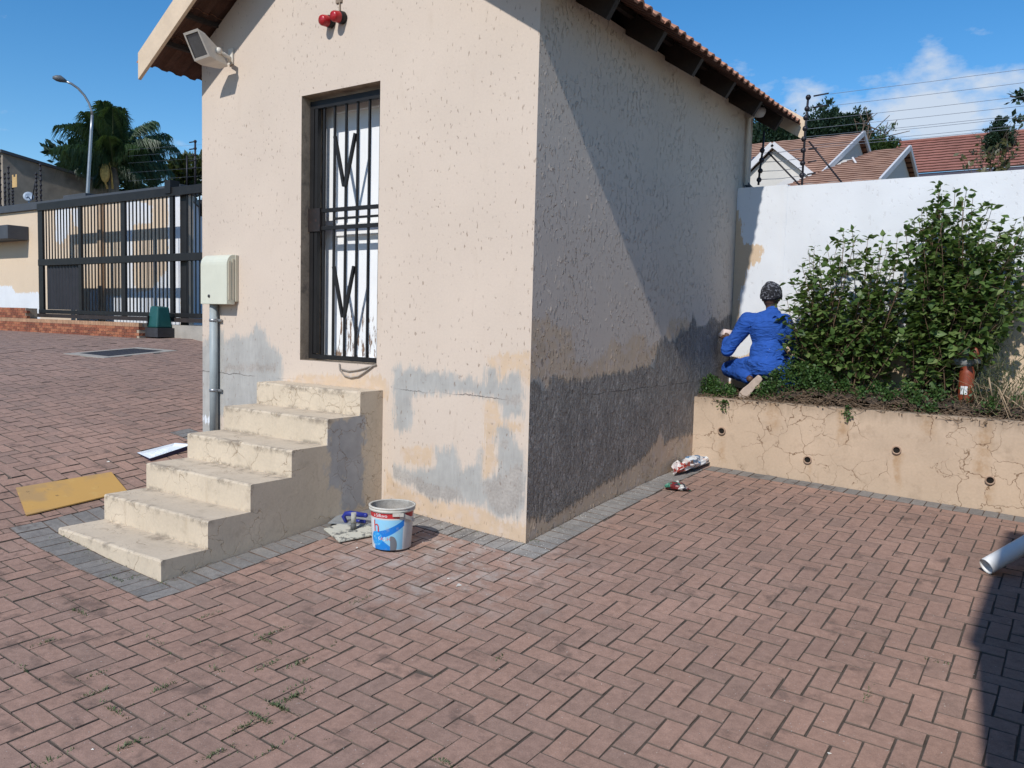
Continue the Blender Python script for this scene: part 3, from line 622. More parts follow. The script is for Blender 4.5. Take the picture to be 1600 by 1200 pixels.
for zc in (.80, 1.42): mb = MB(); mb.tube([(-3.338, -.042, zc-.012), (-3.338, -.042, zc+.012)], .041, 16); mb.bar((-3.30, -.02, zc), (-3.26, -.02, zc), .02, .02); mb.build('clamp', M['steel'], cp)
# rear downpipe and eave lamp on the side wall
dp = thing('downpipe', 'slim pale downpipe at the rear corner of the guard house above the white wall', 'downpipe', (.04, 3.86, 2.9))
mb = MB(); mb.tube([(.035, 3.862, 2.935), (.035, 3.862, 3.60), (.12, 3.862, 3.64)], .022, 10); mb.build('pipe', M['lampw'], dp); mb = MB(); mb.tube([(.035, 3.862, 2.95), (.05, 4.0, 2.91)], .024, 10); mb.build('shoe', M['dkgrey'], dp)
el = PX(1187, 172, .15); mb = MB(); mb.lathe([(0, -.075), (.04, -.065), (.06, -.03), (.062, 0), (.05, .02), (0, .02)], el, 18)
tag(mb.build('eave_lamp', simple('opal_dome', (.55, .55, .55), .35, .05), None), 'small white dome lamp under the tiled eave near the rear corner', 'lamp')

# ------------------------------------------------------------------ staircase
st = thing('staircase', 'six cracked cream plastered steps climbing to the barred door', 'staircase', ((XA+XB)/2, SY[0], 0))
for i in range(6):
    y0, y1 = SY[i], (SY[i+1]+.0 if i < 5 else -.002); z1 = SZ[i]; r = .012; nx = 26
    jit = [random.gauss(0, .0022) for _ in range(nx+1)]; jz = [random.gauss(0, .0012) for _ in range(nx+1)]
    mb = MB(); vs = []; ztop_back = z1+(SZ[i]-z1)
    for k in range(nx+1):
        x = XA+(XB-XA)*k/nx; j, q = (jit[k], jz[k]) if 0 < k < nx else (0, 0); e = .008 if k in (0, nx) else 0
        prof = [(y0+j*.3, -.35), (y0+j*.6, z1-.08), (y0+j, z1-r), (y0+j+r*.3, z1-r*.3+q), (y0+r+j, z1+q), (y1-.05, z1), (y1, z1), (y1, -.35)]
        vs += [(x, a, b) for a, b in prof]
    P_ = 8; fs = [(k*P_+m, (k+1)*P_+m, (k+1)*P_+(m+1) % P_, k*P_+(m+1) % P_) for k in range(nx) for m in range(P_-1)]
    fs += [tuple(range(P_)), tuple(range(nx*P_, (nx+1)*P_))[::-1]]
    mb.add(vs, fs); mb.build('step', M['stair'], st)
# ------------------------------------------------------------------ planter wall
pw = thing('planter_wall', 'cracked tan plastered retaining wall of the raised planting bed with four drain pipes', 'retaining wall', (1.5, PYF, .1))
mb = MB(); nx, nz = 60, 14; rr = random.Random(5)
us = np.linspace(.001, 3.045, nx); zt = .814
mb.add([(u, PYF+rr.gauss(0, .0015), z) for u in us for z in np.linspace(-.2, zt, nz)], [(i*nz+j, (i+1)*nz+j, (i+1)*nz+j+1, i*nz+j+1) for i in range(nx-1) for j in range(nz-1)], 0, True)
tops = [(u, PYF+.006+rr.gauss(0, .0015), zt+rr.gauss(0, .002)+.003) for u in us]; tb = [(u, PYF+.13, zt+.003) for u in us]; tf = [(u, PYF, zt) for u in us]
mb.add(tf+tops+tb, [(i, i+1, nx+i+1, nx+i) for i in range(nx-1)]+[(nx+i, nx+i+1, 2*nx+i+1, 2*nx+i) for i in range(nx-1)], 1, False)
mb.build('wall', [M['planter'], simple('planter_top', (.28, .21, .15), .9, .3, 9, .4, 60)], pw, fix=False)
for p in [(1128, 673), (1262, 718), (1401, 703), (1547, 750)]:
    c = PY(*p, PYF); mb = MB(); mb.lathe([(.026, -.03), (.026, .018), (.036, .018), (.036, -.03)], c, 16, axis=(0.1, -1, -.05)); mb.lathe([(.0265, .006), (0, .006)], c, 16, mi=1, axis=(0.1, -1, -.05))
    mb.build('drain_pipe', [simple('clay_pipe', (.34, .23, .16), .8), simple('pipe_dark', (.01, .008, .006), 1)], pw)  # pipe_dark: black disc painted in place of the unlit bore
def soil_z(x, y):
    k = min(1, max(0, (y-PYF-.03)/.16)); k = k*k*(3-2*k); e = min(1, max(.15, (x-.45)/.4))
    return .80+.02*math.sin(x*3+1)*math.sin(y*4)+.11*k*e+.03*(y-PYF)
nx, ny = 90, 30; xs = np.linspace(.002, 3.04, nx); ys = np.linspace(PYF+.12, 3.698, ny); mb = MB()
mb.add([(x, y, soil_z(x, y)+random.gauss(0, .010)) for x in xs for y in ys], [(i*ny+j, (i+1)*ny+j, (i+1)*ny+j+1, i*ny+j+1) for i in range(nx-1) for j in range(ny-1)], 0, True)
struct(mb.build('planting_bed_soil', M['soil'], fix=False))

# ------------------------------------------------------------------ white boundary wall behind the bed
bw = thing('boundary_wall', 'freshly whitewashed boundary wall behind the bushes with tan patches left bare', 'wall', (1.5, 3.8, .8))
Bq = lambda pts: on_wall(pts, 1, 3.7, 0)
bare = [Bq([(1140, 330), (1153, 330), (1158, 350), (1160, 380), (1191, 382), (1189, 405), (1165, 420), (1162, 440), (1155, 455), (1153, 520), (1135, 530)]), Bq([(1610, 395), (1590, 440), (1584, 470), (1565, 500), (1550, 540), (1545, 640), (1700, 640), (1700, 380)]), Bq([(1140, 560), (1230, 545), (1300, 560), (1400, 545), (1550, 560), (1550, 680), (1140, 680)])]
def whitewall(x0, x1, ztop, yoff):
    us = np.linspace(x0, x1, max(8, int((x1-x0)/.03))); zr = np.linspace(.6, ztop, 62)
    P = np.array([[u, z] for u in us for z in zr]); mb, col = wall_grid(us, lambda u: zr, lambda u, z: (u, 3.7+yoff+.002*math.sin(u*9+z*4), z), {})
    col[:, 3] = -union(P, bare)
    nb = len(mb.v); mb.box(x0, x1, 3.704+yoff, 3.92, .6, ztop-.0005); o = mb.build('wall', M['back'], bw, fix=False)
    c2 = np.full((len(mb.v), 4), -.3); c2[:, 3] = .3; c2[:nb] = col; paint(o, c2)
whitewall(.003, .473, 2.884, .012); whitewall(.473, .512, 2.882, -.006); whitewall(.512, 3.6, 2.866, 0.)

# ------------------------------------------------------------------ adjoining house just right of the view: it shades the right edge of the yard
ah = thing('adjoining_house', 'tall cream wall of the adjoining house along the right edge of the yard', 'house', (3.3, 0, 0))
mb = MB(); mb.box(3.06, 3.35, -3.2, -1.0, -.4, 2.82); mb.box(3.06, 3.35, -.998, 3.69, -.3, .92); mb.build('wall', simple('cream_wall', (.55, .46, .38), .85, .1, 2, .3, 60), ah); mb = MB(); mb.box(3.04, 3.40, -3.25, -.95, 2.823, 2.9); mb.box(3.05, 3.38, -.94, 3.68, .923, .97); mb.build('coping', M['dkgrey'], ah)
tip = G(1540, 899); tip = V(tip[0], tip[1], float(g(tip[0], tip[1]))+.052)
p2 = PY(1640, 829, tip[1]+.32); dirn = (p2-tip)/np.linalg.norm(p2-tip); p2 = tip+dirn*((3.058-tip[0])/dirn[0])
mb = MB(); mb.tube([tip, p2], .05, 20, cap=False); mb.tube([tip+dirn*.001, p2], .045, 20, cap=False)
tag(mb.build('waste_pipe', M['pvc'], None), 'white plastic pipe slanting down to the paving at the right edge', 'pipe')

# ------------------------------------------------------------------ driveway gate, walls on the left
YW = 3.6
gw = thing('driveway_wall', 'half painted tan and white wall with dark coping behind the sliding driveway gate', 'wall', (-12, YW, 1.2))
L4 = lambda pts: on_wall(zoomed(pts, 4, (0, 270)), 1, YW, 0)
whites = [L4([(-80, 705), (70, 708), (100, 752), (250, 745), (250, 960), (-80, 960)]), L4([(345, 200), (430, 200), (430, 385), (400, 420), (385, 450), (345, 425)]), L4([(440, 225), (505, 225), (500, 330), (465, 340)]),
          L4([(560, 735), (635, 730), (645, 765), (700, 772), (760, 765), (765, 740), (785, 700), (785, 160), (850, 175), (950, 205), (950, 312), (830, 325), (828, 640), (850, 745), (935, 735), (1000, 660), (1050, 600), (1050, 130), (1130, 130), (1130, 1000), (560, 1000)])]
WEND = PY(284, 400, YW)[0]; us = np.linspace(-18.5, WEND, 134); zr = np.linspace(.9, 3.43, 44)
mb, col = wall_grid(us, lambda u: zr, lambda u, z: (u, YW, z), {3: whites})
nb = len(mb.v); mb.box(us[0], us[-1], YW+.004, YW+.22, .9, 3.429); o = mb.build('wall', M['bound'], gw, fix=False); paint(o, col)
mb = MB(); mb.box(-18.6, WEND+.05, YW-.06, YW+.28, 3.432, 3.575); mb.box(-13.1, -12.3, YW-.02, YW+.24, 3.577, 3.64); mb.build('coping', M['dkgrey'], gw, .005)
mb = MB(); mb.box(-11.86, -11.70, YW-.05, YW-.004, .95, 3.43); mb.build('pilaster', simple('tan_pilaster', (.42, .30, .2), .8), gw)
rw = thing('return_wall', 'whitewashed wall turning away from the driveway behind the right end of the gate', 'wall', (-8.7, 4.5, 1.2))
w0, w1 = PY(283, 400, 4.2), PY(352, 400, 9.0); wd = (w1-w0)*V(1, 1, 0); wd /= np.linalg.norm(wd); wn_ = V(wd[1], -wd[0], 0)
def rect(e, f): return [(w0+wd*a+wn_*b)[:2] for a, b in ((-e, f), (np.linalg.norm((w1-w0)[:2]), f), (np.linalg.norm((w1-w0)[:2]), -.2-f), (-e, -.2-f))]
rq = rect(0, 0); mb = MB(); mb.hexa([(x, y, .9) for x, y in rq], [(x, y, 3.62) for x, y in rq]); mb.build('wall', simple('whitewash', (.66, .66, .69), .8, .1, 2, dirt=(.4, .3, .2), dscale=1.5, damt=.62), rw)
rq = rect(.04, .03); mb = MB(); mb.hexa([(x, y, 3.623) for x, y in rq], [(x, y, 3.72) for x, y in rq]); mb.build('coping', M['dkgrey'], rw)
D = ray(312, 325); tt = ((w0-CAM)@wn_)/(D@wn_); lp = CAM+D*tt
wl = thing('bulkhead_lamp', 'round black rimmed wall lamp half hidden behind the guard house corner', 'lamp', lp)
mb = MB(); mb.lathe([(.0, 0), (.17, 0), (.17, .08), (.13, .09), (.13, .07)], lp+wn_*.004, 20, axis=wn_); mb.build('rim', M['black'], wl); mb = MB(); mb.lathe([(.13, .075), (.08, .11), (0, .12)], lp+wn_*.004, 20, axis=wn_); mb.build('lens', simple('milky', (.5, .52, .55), .3), wl)
# sliding gate
YD = 3.0
gt = thing('sliding_gate', 'black steel sliding driveway gate of close vertical bars', 'gate', (-10, YD, 1.4))
def gx(px, py=400): return PY(px, py, YD)[0]
GX0, GX1 = gx(62), -5.9
def rail(z0, z1, w=.07, x0=GX0, x1=GX1): mb = MB(); mb.box(x0, x1, YD-w/2, YD+w/2, z0, z1); return mb.build('rail', M['black'], gt, .004)
rail(3.26, 3.39, .08); rail(2.27, 2.385, .07); rail(1.405, 1.475, .07)
for a, b in ((61.5, 68.5), (124, 128.5), (190.5, 197), (267, 272.5)):
    mb = MB(); mb.box(gx(a), gx(b), YD-.022, YD+.022, 1.40, 3.262); mb.build('stile', M['black'], gt, .004)
mb = MB(); mb.box(gx(277), gx(286.5), YD+.05, YD+.09, 1.2, 3.30); mb.box(gx(263), gx(272), YD-.06, YD+.1, 3.30, 3.50); tag(mb.build('gate_post', M['black'], None), 'thick black guide post standing behind the right part of the sliding gate', 'post')
segs = [(68.5, 124), (128.5, 190.5), (197, 267), (287, 345)]
for i, (a, b) in enumerate(segs):
    nb = int(round((gx(b)-gx(a))/.104))
    for k in range(1, nb):
        x = gx(a)+(gx(b)-gx(a))*k/nb
        for (z0, z1) in ((1.474, 2.271), (2.384, 3.262)):
            if i == 0 and z0 < 2: continue
            mb = MB(); mb.box(x-.0085, x+.0085, YD-.0085, YD+.0085, z0, z1); mb.build('bar', M['black'], gt)
mb = MB(); x0, x1 = gx(70), gx(124.2); nn = 44; pts = [(x0+(x1-x0)*k/nn, YD+.02+(.014 if k % 4 < 2 else -.006)) for k in range(nn+1)]
mb.add([(x, y, z) for x, y in pts for z in (1.48, 2.272)], [(2*k, 2*k+2, 2*k+3, 2*k+1) for k in range(nn)]); mb.build('sheet_panel', simple('black_sheet', (.016, .015, .02), .5, .3, 6), gt)
mb = MB(); mb.box(gx(47), -5.9, YD-.06, YD+.10, 1.335, 1.40); tag(mb.build('gate_track', simple('track', (.03, .022, .02), .7, .3, 6), None), 'dark steel track beam on which the black driveway gate runs', 'gate track')
mb = MB(); mb.box(-8.9, -5.8, YD-.12, YD+.9, .8, 1.29); tag(mb.build('track_kerb', M['conc'], None), 'low concrete kerb under the right end of the gate track', 'kerb')
# gate motor
mo = thing('gate_motor', 'dark green gate motor box standing before the foot of the sliding gate', 'gate motor', PY(249, 512, 2.75))
c = PY(249, 510, 2.75); w = .29; mb = MB()
mb.hexa([(c[0]-w/2, 2.62, c[2]-.02), (c[0]+w/2, 2.62, c[2]-.02), (c[0]+w/2, 2.88, c[2]-.02), (c[0]-w/2, 2.88, c[2]-.02)], [(c[0]-w/2+.04, 2.67, c[2]+.31), (c[0]+w/2-.05, 2.67, c[2]+.295), (c[0]+w/2-.05, 2.86, c[2]+.295), (c[0]-w/2+.04, 2.86, c[2]+.31)])
mb.build('cover', M['green'], mo, .02); mb = MB(); mb.box(c[0]-w/2-.03, c[0]+w/2+.05, 2.60, 2.90, c[2]-.16, c[2]-.021); mb.build('base', M['iron'], mo); mb = MB(); mb.box(c[0]-.10, c[0]-.085, 2.612, 2.64, c[2], c[2]+.16); mb.build('release_slot', M['black'], mo)
# low brick wall
BY = 2.5
bwl = thing('low_brick_wall', 'low red facebrick wall below the left part of the gate', 'brick wall', (-11.5, BY, 1.1))
xr = PY(217, 520, BY)[0]; ztop = 1.312; KB = .60; ch = .076*KB
mb = MB(); mb.box(-16.4, xr-.004, BY+.006, BY+.2, .8, ztop-.004); mb.box(xr-.2, xr-.006, BY+.2, YD-.1, .8, ztop-.004); mb.box(-16.4, PY(40, 490, BY)[0]-.006, BY+.006, BY+.2, ztop-.004, 1.49); mb.build('mortar_core', M['mortar'], bwl)
bms = []
for s in range(3):
    m2 = MB(); rr = random.Random(s); m2.box(-.106, .106, -.05, .05, -.0335, .0335); m2.v = [((a+rr.uniform(-.003, .003))*KB, (b+rr.uniform(-.003, .003))*KB, (c+rr.uniform(-.003, .003))*KB) for a, b, c in m2.v]; bms.append(m2.mesh('brick', simple('face_brick_%d' % s, [(.27, .088, .045), (.20, .065, .036), (.32, .12, .06)][s], .85, .3, 9, .4, 120, dirt=(.09, .05, .04), dscale=10, damt=.55)))
hdr = MB(); hdr.box(-.036*KB, .036*KB, -.052*KB, .052*KB, -.05*KB, .05*KB); hdm = hdr.mesh('brick', simple('pale_coping_brick', (.38, .22, .13), .85, .3, 9))
def brick(me, x, y, z, rz=0):
    o = bpy.data.objects.new('brick', me); COL.objects.link(o); o.parent = bwl; o.location = V(x, y, z)-np.array(bwl.location); o.rotation_euler = (0, 0, rz)
nb = 0; z0 = ztop-.104*KB-.038*KB
for c in range(4):
    x = xr-.108*KB-(.111*KB if c % 2 else 0)
    while x > -15.2 and nb < 280:
        brick(random.choice(bms), x, BY+.028, z0-c*ch); x -= .222*KB; nb += 1
    for k in range(3): brick(random.choice(bms), xr-.03+.001, BY+.12+k*.222*KB+(.06 if c % 2 else 0), z0-c*ch, math.pi/2)
x = xr-.036*KB
while x > -15.2: brick(hdm, x, BY+.028, ztop-.052*KB); x -= .082*KB
for c in range(4):
    x = PY(42, 490, BY)[0]-.11*KB-(.11*KB*(c % 2))
    while x > -15.2: brick(random.choice(bms), x, BY+.027, ztop+.024+c*ch); x -= .222*KB
# mailbox slab on the wall at the left border
sl_ = PY(20, 350, 3.3); mb = MB(); mb.box(-17, sl_[0], 3.2, YW-.004, PY(20, 372, 3.2)[2], PY(20, 350, 3.2)[2]); tag(mb.build('wall_canopy', M['dkgrey'], None, bevel=.01), 'dark grey slab canopy jutting from the driveway wall at the left border', 'canopy')
# manhole
mh = thing('manhole_cover', 'black rectangular manhole cover in a pale concrete frame on the drive', 'manhole cover', mhc)
cc = mhc; outq = [cc+(q-cc)*1.34 for q in mhq]
def lift(q, h): return [(p[0], p[1], float(g(p[0], p[1]))+h) for p in q]
mb = MB(); lo = lift(outq, -.03); hi = lift(outq, .006); hin = lift(mhq, .006); mb.add(lo+hi+hin, [(i, (i+1) % 4, 4+(i+1) % 4, 4+i) for i in range(4)]+[(4+i, 4+(i+1) % 4, 8+(i+1) % 4, 8+i) for i in range(4)]); mb.build('frame', M['conc'], mh)
mb = MB(); mb.hexa(lift(mhq, -.03), lift(mhq, .003)); mb.build('lid', M['iron'], mh)

# ------------------------------------------------------------------ electric fences
FM = simple('fence_black', (.015, .013, .018), .5)
def fence_post(par, pts, ins, r=.011, arms=0, side=1):
    mb = MB(); mb.tube(pts, r, 6); mb.build('post', FM, par)
    for p in ins:
        mb = MB(); mb.lathe([(0, -.022), (.016, -.022), (.026, -.006), (.026, .006), (.016, .022), (0, .022)], p, 10); mb.build('insulator', FM, par)
        if arms: mb = MB(); mb.tube([p, np.array(p)+V(arms*side, 0, .004)], .009, 5); mb.build('tensioner', FM, par)
ef = thing('electric_fence', 'electric fence of black posts and fine wires on top of the white boundary wall', 'electric fence', (.6, 3.8, 2.88))
q = lambda x, y: PY(x, y, 3.8)
fence_post(ef, [q(1185, 289), q(1187, 268), q(1192, 233), q(1194, 205)], [q(1186, 281), q(1188, 267), q(1190, 250), q(1191, 235)])
i2 = [q(*p) for p in [(1263, 152), (1261, 170), (1259, 184), (1258, 201), (1256, 217), (1255, 235), (1254, 255), (1253, 274)]]
fence_post(ef, [q(1253, 289), q(1258, 205), q(1263, 150)], i2)
for k in (0, 1, 5, 6, 7):
    p = i2[k]; mb = MB(); mb.tube([p+V(.05, 0, .004), p+V(.19 if k < 2 else .13, 0, .012)], .008, 5); mb.build('tensioner', FM, ef)
for a, b in (((1200, 238), (1250, 290)), ((1264, 221), (1315, 285))): mb = MB(); mb.tube([q(*a), q(*b)], .009, 6); mb.build('strut', FM, ef)
WM = simple('fence_wire', (.16, .18, .22), .5)
wz = [3.727, 3.615, 3.50, 3.42, 3.345, 3.325, 3.26, 3.235]
for k, z in enumerate(wz):
    mb = MB(); x0 = i2[0][0]+(.2 if k < 2 else .0); mb.tube([(x0, 3.8, z), (1.7, 3.8, z-.006), (4.5, 3.8, z)], .0019, 4, cap=False); mb.build('wire', WM, ef)
for k, z in enumerate((3.23, 3.14, 3.05, 2.97)): mb = MB(); mb.tube([(.20, 3.8, z), (.4, 3.8, z-.008), (.62, 3.8, z+.005)], .003, 4, cap=False); mb.build('wire', WM, ef)
ef2 = thing('electric_fence', 'electric fence posts with rows of round insulators on the driveway wall coping', 'electric fence', (-15, 3.75, 3.6))
q = lambda x, y: PY(x, y, 3.75)
for xb, yt, yb in ((1, 243, 318), (8, 270, 316), (14, 260, 316), (20, 282, 316), (64, 256, 314), (57, 270, 312)):
    zt, zb = q(xb, yt)[2], q(xb, yb)[2]; xx = q(xb, yb)[0]; nI = 8
    fence_post(ef2, [(xx, 3.75, 3.575), (xx, 3.75, zt)], [(xx+.025, 3.74, 3.64+(zt-3.66)*i/(nI-1)) for i in range(nI)], .016)
mb = MB(); mb.tube([q(50, 312), q(57, 275)], .012, 5); mb.build('strut', FM, ef2)
c = q(25, 283); mb = MB(); mb.prism([(c[0]-.10, 3.72, c[2]-.13), (c[0]+.10, 3.72, c[2]-.13), (c[0]+.10, 3.72, c[2]+.13), (c[0]+.05, 3.72, c[2]+.13), (c[0]+.04, 3.72, c[2]+.08), (c[0]-.04, 3.72, c[2]+.08), (c[0]-.05, 3.72, c[2]+.13), (c[0]-.10, 3.72, c[2]+.13)], (0, .006, 0))
tag(mb.build('warning_plate', simple('faded_yellow', (.55, .36, .15), .6), None), 'faded yellow plate hung on the fence wires before the grey house', 'sign')
ef3 = thing('electric_fence', 'dark electric fence corner post with short arms just left of the guard house', 'electric fence', PY(305, 292, 6.0))
q = lambda x, y: PY(x, y, 6.0)
mb = MB(); mb.tube([q(305, 300), q(305, 221)], .022, 6); mb.build('post', FM, ef3); mb = MB(); mb.tube([q(292, 300), q(292, 243)], .018, 6); mb.build('post', FM, ef3)
for yy in (221, 232, 242, 250, 262): mb = MB(); mb.tube([q(305, yy), q(296, yy+1.5)], .014, 5); mb.ball(q(305, yy), .035, 8); mb.build('insulator', FM, ef3)
for yy in (226, 236, 247, 262, 275): mb = MB(); mb.tube([q(200, yy+8), q(340, yy-2)], .0015, 4, cap=False); mb.build('wire', WM, ef3)
dsh = PY(45, 308, 3.9); mb = MB(); mb.lathe([(0, .0), (.06, .012), (.10, .035), (.102, .038), (.06, .02), (0, .01)], dsh+V(0, 0, .0), 18, axis=(.8, -.5, .25)); mb.tube([dsh, dsh+V(.12, -.09, -.02)], .012, 6); mb.ball(dsh+V(.14, -.1, -.02), .03, 8); mb.tube([dsh-V(0, 0, .3), dsh], .014, 6)
tag(mb.build('small_dish', simple('bluish_grey', (.28, .34, .42), .5), None), 'small bluish dish with a white knob peeping over the driveway wall coping', 'dish')
# grey neighbour building at the left
nh = thing('grey_building', 'plain old grey plastered building beyond the driveway wall', 'building', (-20, 6, 1))
ztop = PX(5, 239, -19)[2]; zt2 = PX(125, 276, -19)[2]
mb = MB(); mb.hexa([(-26, 5.113, .8), (-19, 5.113, .8), (-19, 7.9, .8), (-26, 7.9, .8)], [(-26, 5.113, ztop), (-19, 5.113, ztop), (-19, 7.9, zt2-.13), (-26, 7.9, zt2-.13)]); mb.build('wall', M['nwall'], nh)
mb = MB(); mb.hexa([(-26, 5.05, ztop), (-18.93, 5.05, ztop), (-18.93, 7.95, zt2-.13), (-26, 7.95, zt2-.13)], [(-26, 5.05, ztop+.07), (-18.93, 5.05, ztop+.07), (-18.93, 7.95, zt2-.06), (-26, 7.95, zt2-.06)]); mb.build('roof_slab', M['dkgrey'], nh)
# street lamp
def at_d(px, py, D):
    d = ray(px, py); return CAM+d*(D/np.linalg.norm(d[:2]))
sp = thing('street_lamp', 'grey street lamp with a curved arm beyond the driveway wall', 'street lamp', at_d(136, 330, 20))
pl = [at_d(*p, 20) for p in [(135, 345), (137, 298), (139.5, 255), (142.5, 205), (144, 180)]]; mb = MB(); mb.tube(pl, [.038, .036, .034, .031, .028], 10); mb.build('pole', M['steel'], sp)
ar = [at_d(*p, 20) for p in [(144, 180), (143, 172), (139, 161), (132, 149), (122, 138), (112, 131), (103, 127)]]; mb = MB(); mb.tube(ar, .024, 8); mb.build('arm', M['steel'], sp)
a, b, c = at_d(104, 127.5, 20), at_d(94, 123, 20), at_d(82, 121, 20); mb = MB(); mb.tube([a, (a+b)/2, b, (b+c)/2, c], [.026, .05, .07, .06, .025], 10); mb.build('lamp_head', simple('lamp_head_grey', (.10, .11, .12), .5), sp)

# ------------------------------------------------------------------ leaves, trees
def foliage_mesh(name, P, N, size, mats, aspect=.5, rnd=.5, jitter=.35):
    """one small folded leaf quad per point; P points, N directions"""
    n = len(P); P = np.asarray(P); N = np.asarray(N)+np.random.normal(0, rnd, (n, 3)); N /= np.linalg.norm(N, axis=1)[:, None]+1e-9
    R = np.random.normal(size=(n, 3)); X = np.cross(N, R); X /= np.linalg.norm(X, axis=1)[:, None]+1e-9
    s = (np.asarray(size)*np.random.uniform(1-jitter, 1+jitter, n))[:, None]
    a = P; b = P+N*s*.5+X*s*aspect*.5; c = P+N*s; d = P+N*s*.5-X*s*aspect*.5
    v = np.stack([a, b, c, d], 1).reshape(-1, 3); me = bpy.data.meshes.new(name)
    me.vertices.add(4*n); me.vertices.foreach_set('co', v.ravel()); me.loops.add(4*n); me.loops.foreach_set('vertex_index', np.arange(4*n)); me.polygons.add(n); me.polygons.foreach_set('loop_start', np.arange(0, 4*n, 4))
    me.materials.append(mats); me.update(calc_edges=True); set_tint(me); return me
LM_DARK = leaf_mat('pine_foliage', [(.008, .022, .014), (.014, .036, .02), (.024, .052, .026), (.010, .028, .018)], transl=.1, rough=.6)
LM_MID = leaf_mat('tree_foliage', [(.02, .045, .012), (.035, .07, .018), (.05, .085, .022), (.026, .055, .016)], transl=.2, rough=.55)
BARK = simple('bark', (.10, .07, .05), .9, .3, 6)
def clump_tree(name, label, base, top, blobs, n, leaf, mat, trunk_r=.12, cat='tree', group=None, up=.4):
    t = thing(name, label, cat, base, group); base = np.array(base, float)
    mb = MB(); mb.tube([base, base+(top-base)*.5+V(trunk_r, 0, 0), top], [trunk_r, trunk_r*.7, trunk_r*.25], 7)
    P = []; N = []
    for c, r in blobs:
        c = np.array(c); k = int(n*r**2/sum(b[1]**2 for b in blobs)); mb.tube([base+(top-base)*min(.95, max(.2, (c[2]-base[2])/(top[2]-base[2])-.1)), c], [trunk_r*.3, trunk_r*.08], 5)
        sub = np.random.normal(0, .55, (max(3, k//40), 3))*r; sub = sub+c
        q = sub[np.random.randint(0, len(sub), k)]+np.random.normal(0, .17, (k, 3))*r; P.append(q); dv = q-c; N.append(dv/(np.linalg.norm(dv, axis=1)[:, None]+1e-6)+V(0, 0, up))
    mb.build('trunk', BARK, t); o = link('crown', foliage_mesh('crown', np.concatenate(P), np.concatenate(N), leaf, mat), t); o.location = -base; stuff(o); del o['kind']; return t
D_ = 90.
def ground_under(p): return np.array([p[0], p[1], float(g(p[0], p[1]))+min(45, max(0, p[1]-6))*.12-.2])
for (pxs, lab) in (([(1196, 205, 1.6), (1190, 232, 2.0), (1218, 218, 1.6), (1180, 250, 2.0), (1208, 240, 2.0), (1232, 222, 1.2)], 'dark evergreen tree right behind the tiled eave of the guard house'),
                   ([(1276, 202, 1.4), (1296, 192, 1.3), (1266, 214, 1.7), (1302, 208, 1.6), (1244, 220, 1.6), (1285, 224, 1.9), (1250, 236, 1.9), (1303, 184, .8)], 'tall dark evergreen tree behind the fence post, between two neighbours'),
                   ([(1324, 194, 1.0), (1332, 200, 1.1), (1320, 210, 1.3), (1336, 214, 1.1), (1325, 222, 1.2)], 'rounded dark evergreen tree rising above the ridge of the gabled house')):
    bl = [(at_d(x, y, D_), r) for x, y, r in pxs]; b = ground_under(bl[0][0]); top = np.array(bl[0][0])
    clump_tree('evergreen_tree', lab, b, top, bl, 15000, .34, LM_DARK, .3, group='evergreen trees behind the houses')
# conifer
b0, tp = at_d(1561, 260, 80), at_d(1560, 181, 80); bl = [(at_d(1560+dx_, y, 80), r) for y, r, dx_ in ((186, .14, 0), (192, .28, -1), (198, .4, 1), (204, .52, -2), (210, .62, 2), (216, .7, -4), (217, .7, 4), (223, .75, -6), (223, .75, 6))]
clump_tree('conifer', 'pointed dark conifer standing behind the red tiled roof', ground_under(b0), tp, bl, 7000, .2, LM_DARK, .2)
bl = [(at_d(x, y, 85), r) for x, y, r in ((1372, 232, 1.2), (1385, 236, 1.2), (1392, 228, .7), (1378, 240, 1.3))]; clump_tree('round_bush', 'small olive green tree crown between the gable peak and the red roof', ground_under(bl[0][0]), bl[0][0], bl, 5000, .26, LM_MID, .12)
def bare_tree(name, label, base, tips, r, leaves=0, lm=None, ls=.1):
    t = thing(name, label, 'tree', base); mb = MB(); base = np.array(base, float); mid = base+(np.mean(tips, 0)-base)*.5; mb.tube([base, mid], [r, r*.7], 6); P = []
    for tip in tips:
        tip = np.array(tip); m2 = mid+(tip-mid)*.5+np.random.normal(0, .05, 3)*np.linalg.norm(tip-mid); mb.tube([mid, m2, tip], [r*.5, r*.35, r*.12], 5)
        for k in range(7):
            f = random.uniform(.3, 1); a = m2+(tip-m2)*f; b = a+np.random.normal(0, .12, 3)*np.linalg.norm(tip-mid)+V(0, 0, .1)*np.linalg.norm(tip-mid); mb.tube([a, b], [r*.16, r*.08], 4); P += [a+(b-a)*random.random() for _ in range(leaves)]
    mb.build('trunk', BARK, t)
    if leaves: o = link('crown', foliage_mesh('crown', P, np.random.normal(0, 1, (len(P), 3)), ls, lm), t); o.location = -base
    return t
tips = [at_d(x, y, 85) for x, y in ((1351, 188), (1357, 196), (1346, 205), (1362, 205), (1376, 203), (1382, 207), (1370, 212))]
bare_tree('bare_tree', 'thin leafless tree with upright twigs behind the gabled house peak', ground_under(tips[0]), tips, .34)
LM_OLIVE = leaf_mat('olive_foliage', [(.08, .075, .03), (.10, .09, .035), (.06, .065, .03)], transl=.2)
tips = [at_d(x, y, 20) for x, y in ((1558, 222), (1548, 245), (1530, 236), (1515, 252), (1572, 250), (1580, 240), (1562, 236), (1540, 258), (1552, 232))]
bare_tree('sapling', 'thin brownish sapling with sparse leaves before the red roof', ground_under(tips[1]), tips, .03, 5, LM_OLIVE, .13)
